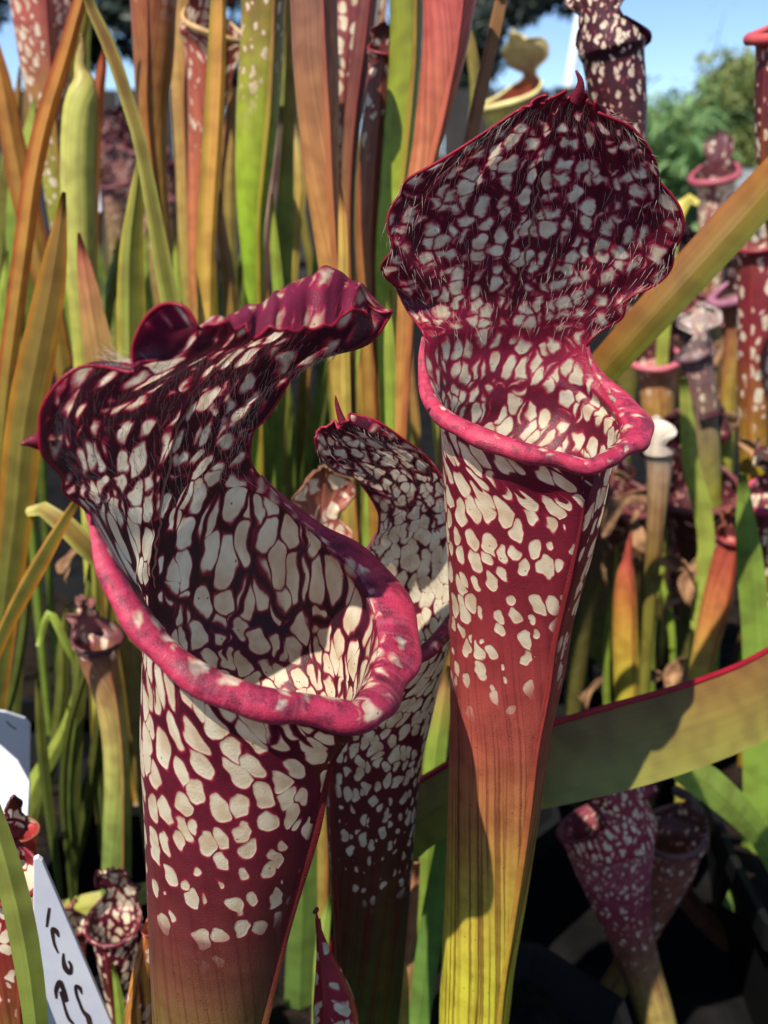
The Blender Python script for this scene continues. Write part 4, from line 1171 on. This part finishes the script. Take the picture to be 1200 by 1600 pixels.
pitcher(PT, 'purple tube with a pink rolled rim at the edge above the diagonal strap', [(1222, 72, 40), (1216, 110, 34), (1210, 180, 30), (1209, 250, 26), (1216, 330, 22), (1232, 430, 18)], .50, [A(C(150, 50, 60), .3, .1, .2), A(C(80, 30, 40), .6, .1), A(C(90, 40, 40), .4, .5), A(C(150, 110, 40), .05, .6), A(C(150, 130, 40), 0, .4)], yaw=-.6, lip_col=A(C(206, 90, 90), 0, 0, .2), lipr=.2, uvs=1.3)
pitcher(PT, 'hazy white-netted pitcher with purple hood in front of the bamboo', [(1118, 288, 30), (1118, 310, 27), (1116, 360, 24), (1112, 420, 19), (1110, 520, 15)], .95, [A(C(150, 96, 90), .9), A(C(160, 110, 96), .85), A(C(160, 100, 80), .3, .3), A(C(150, 120, 70), 0, .3)], yaw=-.2, hood=(.85, .8, -.4), hood_cols=[A(C(104, 60, 64), .3, 0, .3), A(C(96, 56, 60), .2, 0, .3)], lip_col=A(C(176, 90, 100), 0, 0, .2), lipr=.18, uvs=1.1)
blade('withered_leaf', 'yellow leaf curled over beside the frilled hood', [(1092, 318, 4, .78), (1078, 310, 8, .78), (1064, 325, 10, .775), (1052, 360, 11, .77), (1044, 410, 11, .77), (1038, 500, 10, .77)], .78, [A(C(220, 206, 90)), A(C(206, 196, 66), 0, .1), A(C(170, 180, 60), 0, .1)], sub=.008)
pitcher('withered_pitcher', 'dusky withered pitcher with a lilac lip beside the spotted red tube', [(1148, 470, 26), (1150, 490, 20), (1148, 540, 16), (1140, 600, 14), (1136, 680, 12)], .72, [A(C(110, 72, 72), .2, .3, .3), A(C(150, 96, 70), 0, .4), A(C(170, 130, 60), 0, .4), A(C(150, 150, 56), 0, .3)], yaw=-.7, hood=(1.5, 1.0, .5), hood_cols=[A(C(80, 56, 56), .3, .2, .4), A(C(110, 84, 74), .3, .2, .4)], lip_col=A(C(170, 110, 130), 0, 0, .2), ruffle=.08, lipr=.25)
pitcher(PT, 'spotted red tube turning yellow below, at the picture edge', [(1186, 395, 34), (1184, 450, 30), (1180, 530, 27), (1178, 610, 25), (1178, 690, 23), (1178, 760, 20)], .62, [A(C(130, 60, 56), .7, 0, .2), A(C(130, 40, 50), .5, .1), A(C(132, 50, 50), .3, .4), A(C(160, 120, 40), .05, .6), A(C(176, 150, 40), 0, .4)], yaw=-.3, hood=(1.0, 1.0, .5), hood_cols=[A(C(150, 100, 80), .5, .1, .2), A(C(170, 130, 100), .4, .2, .2)], uvs=.9, ruffle=.06)
pitcher('withered_pitcher', 'withered pitcher with a crinkled white fan hood and grey-mauve tube', [(1088, 562, 25), (1092, 590, 23), (1098, 640, 22), (1104, 700, 21), (1110, 770, 17), (1112, 860, 13)], .66, [A(C(130, 112, 112), .3, .5, .2), A(C(134, 108, 106), .2, .6), A(C(140, 124, 90), 0, .6), A(C(150, 148, 64), 0, .4), A(C(140, 156, 56), 0, .2)], yaw=-.7, hood=(1.15, 1.75, -.35), neck=.55, hood_cols=[A(C(160, 140, 136), .5, .2, .2), A(C(222, 206, 194), .9, .25, .2)], lip_col=A(C(90, 60, 66), 0, 0, .3), ruffle=.05)
pitcher(PT, 'tan tube with a flat rosy rim behind the diagonal strap leaf', [(1025, 574, 31), (1026, 592, 27), (1027, 620, 26), (1028, 680, 22), (1030, 760, 17)], .78, [A(C(176, 110, 100), .3, .2, .2), A(C(186, 130, 84), .1, .4), A(C(186, 150, 70), 0, .3), A(C(170, 150, 60), 0, .3)], yaw=.2, hood=(.9, .75, .5), hood_cols=[A(C(100, 60, 56), .2, .2, .3), A(C(130, 90, 70), .2, .2, .3)], lip_col=A(C(206, 110, 120), 0, 0, .1), lipr=.16)
pitcher('withered_pitcher', 'dead bleached pitcher with a smooth white hood beside the right pitcher lip', [(1030, 712, 21), (1030, 740, 19), (1026, 800, 15), (1020, 870, 12), (1014, 960, 10)], .50, [A(C(170, 150, 130), 0, .5), A(C(176, 140, 100), 0, .5), A(C(130, 100, 50), 0, .5), A(C(120, 116, 44), 0, .3)], yaw=2.7, hood=(1.1, 1.5, .5), neck=.85, hood_cols=[A(C(196, 180, 160), 0, .3), A(C(226, 214, 196), 0, .1)], lip_col=A(C(150, 120, 110)), ruffle=.03)
blade(BL, 'wavy lime-green leaf below the white fan hood', [(1068, 590, 6), (1074, 660, 11), (1080, 730, 13), (1096, 790, 14), (1104, 850, 13), (1098, 910, 15), (1092, 980, 13), (1086, 1060, 11)], .60, [A(C(160, 170, 60), 0, .1), A(C(166, 182, 60), 0, .1), A(C(170, 190, 70), 0, .1)], group='green leaves on the right', fold=.3)
blade(BL, 'broad fresh green leaf beside the crimson-edged strap', [(1160, 740, 6), (1164, 800, 13), (1172, 880, 20), (1180, 970, 22), (1184, 1060, 23), (1184, 1160, 22), (1182, 1260, 20), (1170, 1360, 17), (1140, 1420, 12)], .52, [A(C(130, 160, 50), 0, .1), A(C(136, 170, 52), 0, .15), A(C(140, 176, 50), 0, .1), A(C(110, 150, 44), 0, .1)], group='green leaves on the right', fold=.3)
pitcher(PT, 'closed red-topped pitcher with a sharp tip above the strap leaf', [(986, 826, 2), (983, 852, 5), (980, 876, 8), (978, 892, 13), (977, 930, 18), (977, 980, 20), (979, 1040, 21), (981, 1110, 20), (983, 1200, 18)], .55, [A(C(150, 80, 50)), A(C(170, 74, 60), 0, .2, .2), A(C(176, 80, 60), 0, .2, .2), A(C(190, 120, 60), 0, .4), A(C(196, 160, 60), 0, .35), A(C(186, 176, 60), 0, .25), A(C(170, 170, 56), 0, .2)], yaw=.5, hood=(.6, .42, .05), neck=.60, flare=.9, lipr=.05, lip_col=A(C(170, 70, 60)), hood_cols=[A(C(160, 64, 54)), A(C(150, 80, 50))], ruffle=.01)
pitcher(PT, 'leaning orange-red pitcher with a dead brown hood above the strap leaf', [(1138, 848, 19), (1132, 880, 20), (1122, 930, 22), (1110, 980, 21), (1098, 1030, 18), (1086, 1080, 14), (1076, 1150, 12)], .56, [A(C(170, 70, 60), .1, .3, .2), A(C(186, 96, 66), 0, .4), A(C(200, 140, 70), 0, .3), A(C(190, 176, 80), 0, .2), A(C(180, 176, 70), 0, .2)], yaw=.7, hood=(1.0, .55, .3), hood_cols=[A(C(110, 60, 56), .1, .3, .4), A(C(150, 84, 60), .1, .3, .3)], ruffle=.06, lip_col=A(C(110, 30, 44)))
pitcher(PT, 'white-netted pitcher with raspberry lip and dead black-brown hood at the edge', [(1206, 790, 38), (1206, 820, 32), (1206, 880, 27), (1206, 950, 22), (1204, 1040, 17)], .54, [A(C(110, 50, 60), .7, 0, .2), A(C(110, 60, 60), .85), A(C(130, 80, 60), .6, .2), A(C(130, 120, 50), .1, .4), A(C(120, 140, 44), 0, .3)], yaw=-.5, hood=(.8, 1.1, .6), hood_cols=[A(C(96, 40, 52), .6, 0, .3), A(C(70, 52, 40), .2, .3, .4)], lip_col=A(C(190, 60, 96), 0, 0, .3), ruffle=.09, lipr=.16)
blade(BL, 'lime-green leaf slanting away under the strap leaf', [(1030, 1165, 16, .44), (1065, 1195, 24, .45), (1110, 1228, 27, .46), (1155, 1268, 24, .47), (1190, 1310, 19, .48), (1220, 1370, 14, .49)], .46, [A(C(160, 186, 70), 0, .1), A(C(150, 180, 60), 0, .1), A(C(110, 150, 44), 0, .1)], group='green leaves on the right', fold=.2)
pitcher(PT, 'flared plum pitcher with netted wall in the shade under the strap leaf', [(952, 1312, 70), (957, 1345, 62), (968, 1400, 48), (982, 1450, 38), (1000, 1510, 32), (1020, 1570, 29), (1040, 1640, 26)], .43,
        [A(C(160, 84, 96), .62, .2, .4), A(C(160, 76, 88), .55, .3, .4), A(C(130, 48, 62), .3, .4, .4), A(C(150, 96, 70), .05, .6, .2), A(C(186, 160, 90), 0, .5), A(C(190, 180, 90), 0, .4)], yaw=-2.4, hood=(.75, .85, .5), hood_cols=[A(C(140, 30, 50), .7, 0, .3), A(C(120, 24, 44), .5, 0, .3)], lip_col=A(C(104, 40, 54), 0, 0, .2), uvs=1.9, flare=1.06, lipr=.06)
pitcher('withered_pitcher', 'brown withered pitcher with a hooked hood leaning behind the plum one', [(1052, 1318, 46), (1046, 1350, 41), (1028, 1400, 32), (1006, 1450, 25), (978, 1510, 21), (944, 1570, 21), (916, 1630, 20)], .47, [A(C(120, 76, 66), .4, .4, .6), A(C(146, 90, 68), .2, .5, .4), A(C(150, 96, 66), .1, .6), A(C(150, 130, 70), 0, .5), A(C(160, 160, 70), 0, .4)], yaw=-.9, hood=(.95, .62, 1.5), neck=.5, hood_cols=[A(C(96, 66, 62), .1, .4, .4), A(C(90, 62, 60), 0, .4, .4)], lip_col=A(C(110, 70, 66)), ruffle=.03, uvs=1.8)
blade('withered_leaf', 'brown dead stalk sagging toward the pot edge', [(1050, 1370, 14, .55), (1090, 1425, 17, .55), (1135, 1470, 15, .55), (1180, 1500, 13, .555), (1240, 1530, 12, .56)], .55, [A(C(110, 70, 50), 0, .3), A(C(120, 76, 50), 0, .3), A(C(196, 160, 90), 0, .3)], extend=True, fold=.6)

# filler leaves: upright blades deeper in the clump
def filler(n, xs, ys, Ys, colsets, group, labels, hw=(7, 15)):
    for k in range(n):
        x0 = random.uniform(*xs); y0 = random.uniform(*ys); Y = random.uniform(*Ys)
        sl = random.uniform(-.14, .14); w = random.uniform(*hw); w = w * .55 / Y
        ln = random.uniform(260, 460)
        bend = random.uniform(-20, 20)
        path = [(x0, y0, 1.5), (x0 + sl * ln * .12, y0 + ln * .12, w * .6), (x0 + sl * ln * .4 + bend, y0 + ln * .4, w), (x0 + sl * ln * .7 + bend, y0 + ln * .7, w * .95), (x0 + sl * ln, y0 + ln, w * .8)]
        ci = random.randrange(len(colsets))
        cs = [A(np.clip(np.array(c) * random.uniform(.85, 1.12), 0, 1), 0, random.uniform(.1, .3)) for c in colsets[ci]]
        blade(BL, labels[ci], path, Y, cs, group=group, ridge=random.uniform(-.4, .4), fold=random.uniform(.25, .5), twist=random.uniform(-.4, .4))

filler(26, (-10, 700), (-160, 200), (.62, .95), [(ORG, OLV, GRN), (YGR, BGR, GRN), (TAN, C(170, 140, 60), GRN), (SAL, TAN, OLV)], 'tall leaves at the back of the clump',
       ['tall orange leaf at the back of the clump', 'tall yellow-green leaf at the back of the clump', 'tall tan leaf at the back of the clump', 'tall salmon leaf at the back of the clump'], (9, 17))
filler(40, (-10, 660), (230, 560), (.50, .85), [(ORG, OLV, GRN), (YGR, BGR, GRN), (C(150, 150, 44), C(130, 150, 40), DGR), (SAL, C(190, 150, 60), OLV)], 'upright leaves filling the back clump',
       ['orange-tipped upright leaf deep in the clump', 'yellow-green upright leaf deep in the clump', 'olive upright leaf deep in the clump', 'salmon-tipped upright leaf deep in the clump'])
filler(16, (400, 700), (420, 700), (.44, .62), [(YGR, BGR, GRN), (C(170, 150, 60), C(150, 160, 44), DGR)], 'upright leaves behind the middle pitcher',
       ['lime upright leaf behind the middle pitcher', 'ochre-tipped upright leaf behind the middle pitcher'], (8, 15))
filler(20, (900, 1230), (760, 1040), (.66, .9), [(YGR, BGR, GRN), (BRN, C(130, 100, 50), DGR), (BGR, GRN, DGR)], 'upright leaves among the right-hand pitchers',
       ['yellow-green leaf among the right-hand pitchers', 'brown-tipped leaf among the right-hand pitchers', 'fresh green leaf among the right-hand pitchers'], (4, 9))
filler(12, (-20, 190), (760, 1060), (.44, .62), [(C(120, 120, 44), C(92, 104, 32), DGR), (C(140, 146, 50), C(108, 120, 36), DGR)], 'low leaves beside the left pitcher',
       ['olive narrow leaf low in the gap beside the thick pink lip', 'lime narrow leaf low in the gap beside the thick pink lip'], (5, 11))

# back row pitchers, small and dark
def back_row(n, xs, ys, Ys, lbs, group):
    for k in range(n):
        x0 = random.uniform(*xs); y0 = random.uniform(*ys); Y = random.uniform(*Ys)
        w = random.uniform(.016, .024) / (PXM(x0, y0, Y))
        i = random.randrange(3)
        cs = [[A(C(96, 50, 52), .45, .3, .7), A(C(110, 76, 50), .05, .5), A(C(116, 116, 50), 0, .4)],
              [A(C(140, 100, 92), .6, .3, .6), A(C(160, 128, 84), .1, .5), A(C(136, 136, 60), 0, .4)],
              [A(C(66, 30, 36), .2, .3, .6), A(C(86, 50, 42), 0, .5), A(C(90, 92, 44), 0, .4)]][i]
        pitcher(PT, lbs[i], [(x0, y0, w), (x0 + 2, y0 + 30, w * .8), (x0 + 4, y0 + 90, w * .6), (x0 + random.uniform(-8, 8), y0 + 180, w * .45)], Y, cs, yaw=random.uniform(-1.2, 1.2),
                hood=(1.1, 1.2, .6), hood_cols=[cs[0], cs[0]], group=group, N=25, sub=.01, uvs=1.8, wing=0, ruffle=.06, lip_col=A(C(120, 62, 66), 0, .2, .3))
back_row(9, (140, 330), (225, 330), (1.0, 1.6), ['dark red netted pitcher far back by the fence', 'pale pink netted pitcher far back by the fence', 'blackish purple pitcher far back by the fence'], 'far pitchers by the fence')
back_row(12, (940, 1230), (420, 640), (.85, 1.3), ['dark red netted pitcher in the back row', 'pale pink netted pitcher in the back row', 'blackish purple pitcher in the back row'], 'far pitchers on the right')
back_row(7, (900, 1120), (760, 960), (.62, .85), ['low dark red netted pitcher among dead leaves', 'low pale netted pitcher among dead leaves', 'low blackish purple pitcher among dead leaves'], 'low pitchers on the right')

# dead curled leaves
def dead_curl(x, y, Y, s, lb, ang, cat='dead leaf', group='dead leaves among the pitchers'):
    c0 = P(x, y, Y); m = PXM(x, y, Y) * s
    root = empty('dead_leaf', c0, lb, cat, group)
    n, w = 14, 5
    V, UVs = [], []
    ph = random.uniform(0, 6)
    for i in range(n):
        t = i / (n - 1)
        a = ang + t * random.uniform(2.6, 3.0)
        q = c0 + m * np.array([cos(ang) * (t - .5) * 1.6 + .3 * sin(t * 5 + ph), .4 * cos(t * 4 + ph), sin(ang) * (t - .5) * 1.6 + .35 * cos(t * 4.5 + ph)])
        wd = m * .34 * sin(pi * min(1, .12 + t * .85)) * (1 + .3 * sin(t * 13 + ph))
        for j in range(w):
            u = (j / (w - 1) - .5) * 2
            V.append(q + np.array([-sin(ang) * u * wd, -.5 * wd * (u * u) + .25 * wd * sin(t * 9 + u * 3), cos(ang) * u * wd + .2 * wd * sin(t * 11 + u * 4)]))
    o = mesh_obj('blade', V, grid_faces(n, w), M_BROWN, root)
    md = o.modifiers.new('solid', 'SOLIDIFY'); md.thickness = .0006
    return root
for x, y, Y, s, a, lb in [
        (1065, 885, .60, 42, .4, 'tan crumpled dead leaf beside the leaning orange-red pitcher'), (1082, 905, .60, 36, 1.2, 'small tan dead curl under the crumpled dead leaf'),
        (975, 800, .62, 50, .3, 'large brown dead leaf just over the closed red-topped pitcher'), (950, 770, .66, 46, 1.0, 'brown dead leaf against the right pitcher tube under its lip'),
        (1000, 830, .64, 34, 2.2, 'dead curl beside the tip of the closed red-topped pitcher'), (1150, 670, .66, 46, .5, 'dead brown leaf below the white fan hood'),
        (1190, 700, .60, 52, .2, 'large dead leaf at the foot of the spotted red tube'), (1060, 1050, .62, 36, 1.4, 'dead curl on the soil above the strap leaf'),
        (1030, 1060, .6, 30, .6, 'dead curl touching the crimson strap edge'), (1080, 1060, .6, 30, 2.0, 'pale dead curl at the foot of the leaning orange-red pitcher'),
        (920, 1080, .62, 30, .4, 'dead curl between the right pitcher tube and the closed pitcher'), (1060, 930, .62, 40, 1.5, 'upright dead stalk beside the lime wavy leaf'),
        (110, 880, .5, 26, 1.1, 'small dead curl under the bent leaf with the snapped tip'), (1130, 545, .9, 30, .6, 'dead curl behind the white fan hood'),
        (1188, 1500, .55, 36, 1.5, 'dead fibrous curl by the sagging brown stalk'), (1195, 1560, .55, 40, .8, 'dead fibrous curl below the sagging brown stalk'),
        (1010, 530, .82, 36, .2, 'dead curl above the flat rosy rim'), (1160, 350, .8, 40, .3, 'dead leaf over the spotted red tube')]:
    dead_curl(x, y, Y, s, lb, a)

# ------------------------------------------------------------------ plant tags
def tag_board(label, outline, Y, lean=0.0, thick=.0016, yaw=0.0):
    """flat plastic tag: outline in photo pixels, on a plane through its first point"""
    p0 = P(outline[0][0], outline[0][1], Y)
    nv = nrm(np.array([sin(yaw), -cos(yaw), lean]))
    def hit(x, y):
        d = ray(x, y); k = np.dot(p0 - CAM, nv) / np.dot(d, nv)
        return CAM + d * k
    f = [hit(*q) for q in outline]
    root = empty('plant_tag', (f[-1][0], f[-1][1], .1), label, 'plant label', 'white plastic plant tags')
    n = len(f)
    V = f + [q - nv * thick for q in f]
    F = [tuple(range(n)), tuple(range(n, 2 * n))[::-1]] + [(i, i + n, (i + 1) % n + n, (i + 1) % n) for i in range(n)]
    o = mesh_obj('board', V, F, M_TAG, root, False)
    b = o.modifiers.new('bevel', 'BEVEL'); b.width = .00035; b.segments = 2
    return root, hit, nv

def stroke(hit, nv, pts, parent):
    """pen stroke: (x, y, half width) in photo pixels laid on the tag"""
    k = np.array([q[:2] for q in pts], float); w = np.array([q[2] for q in pts], float)
    X = chord(k); xx = np.linspace(0, X[-1], max(6, 5 * len(pts)))
    c = spline(k, X, xx); ww = spline(w, X, xx)
    t = np.gradient(c, axis=0); t /= np.linalg.norm(t, axis=1, keepdims=True)
    nn = np.stack([-t[:, 1], t[:, 0]], 1)
    V = []
    for i in range(len(c)):
        for s in (-1, 1):
            V.append(hit(*(c[i] + nn[i] * ww[i] * s)) + nv * .00012)
    mesh_obj('letter', V, grid_faces(len(c), 2), M_INK, parent, False)

tg, hit, nv = tag_board('pointed white plastic tag with brown handwriting beside the left pitcher', [(52, 1343), (59, 1340), (66, 1345), (230, 1730), (46, 1730), (50, 1600)], .262, lean=-.22, yaw=.12)
for st in ([(77, 1418, 2), (75, 1432, 2.4), (73, 1448, 1.8)],
           [(92, 1464, 1), (88, 1455, 3.5), (83, 1451, 3.5), (83, 1465, 2.5), (86, 1478, 2), (91, 1489, 1.2)],
           [(99, 1489, 1.5), (99, 1500, 2.8), (103, 1514, 4), (109, 1520, 3.6), (111, 1509, 2.4), (107, 1501, 1.8)],
           [(88, 1560, 1.6), (88, 1545, 3.5), (93, 1534, 4), (99, 1546, 3.5), (104, 1564, 2.6), (99, 1556, 3), (95, 1549, 2.5), (98, 1562, 2), (103, 1580, 2.2), (108, 1592, 2.4), (115, 1600, 2)],
           [(128, 1553, 1), (124, 1543, 3), (119, 1540, 2.6), (119, 1551, 2.4), (124, 1566, 2.2), (130, 1580, 2.6), (137, 1588, 4), (141, 1602, 4)]):
    stroke(hit, nv, st, tg)
tag_board('white tag with a clipped corner in front of the grey one', [(0, 1165), (28, 1190), (46, 1222), (42, 1300), (40, 1420), (-40, 1420), (-40, 1150)], .36, lean=.25)
tg2, hit2, nv2 = tag_board('shaded grey-white tag with rounded corner behind the clipped tag', [(-30, 1108), (10, 1113), (40, 1123), (48, 1132), (46, 1250), (42, 1400), (-40, 1400)], .40, lean=-.35, yaw=.5)
stroke(hit2, nv2, [(10, 1127, 1), (17, 1134, 1), (25, 1139, 1.2)], tg2)
tag_board('narrow pale tag standing beside the pale unopened pitcher', [(146, 268), (152, 264), (158, 330), (147, 338)], .8, yaw=-.4)
tag_board('small white tag glinting below the frilled hood', [(1060, 388), (1085, 386), (1078, 412), (1040, 420), (1046, 398)], 1.2, lean=.6)
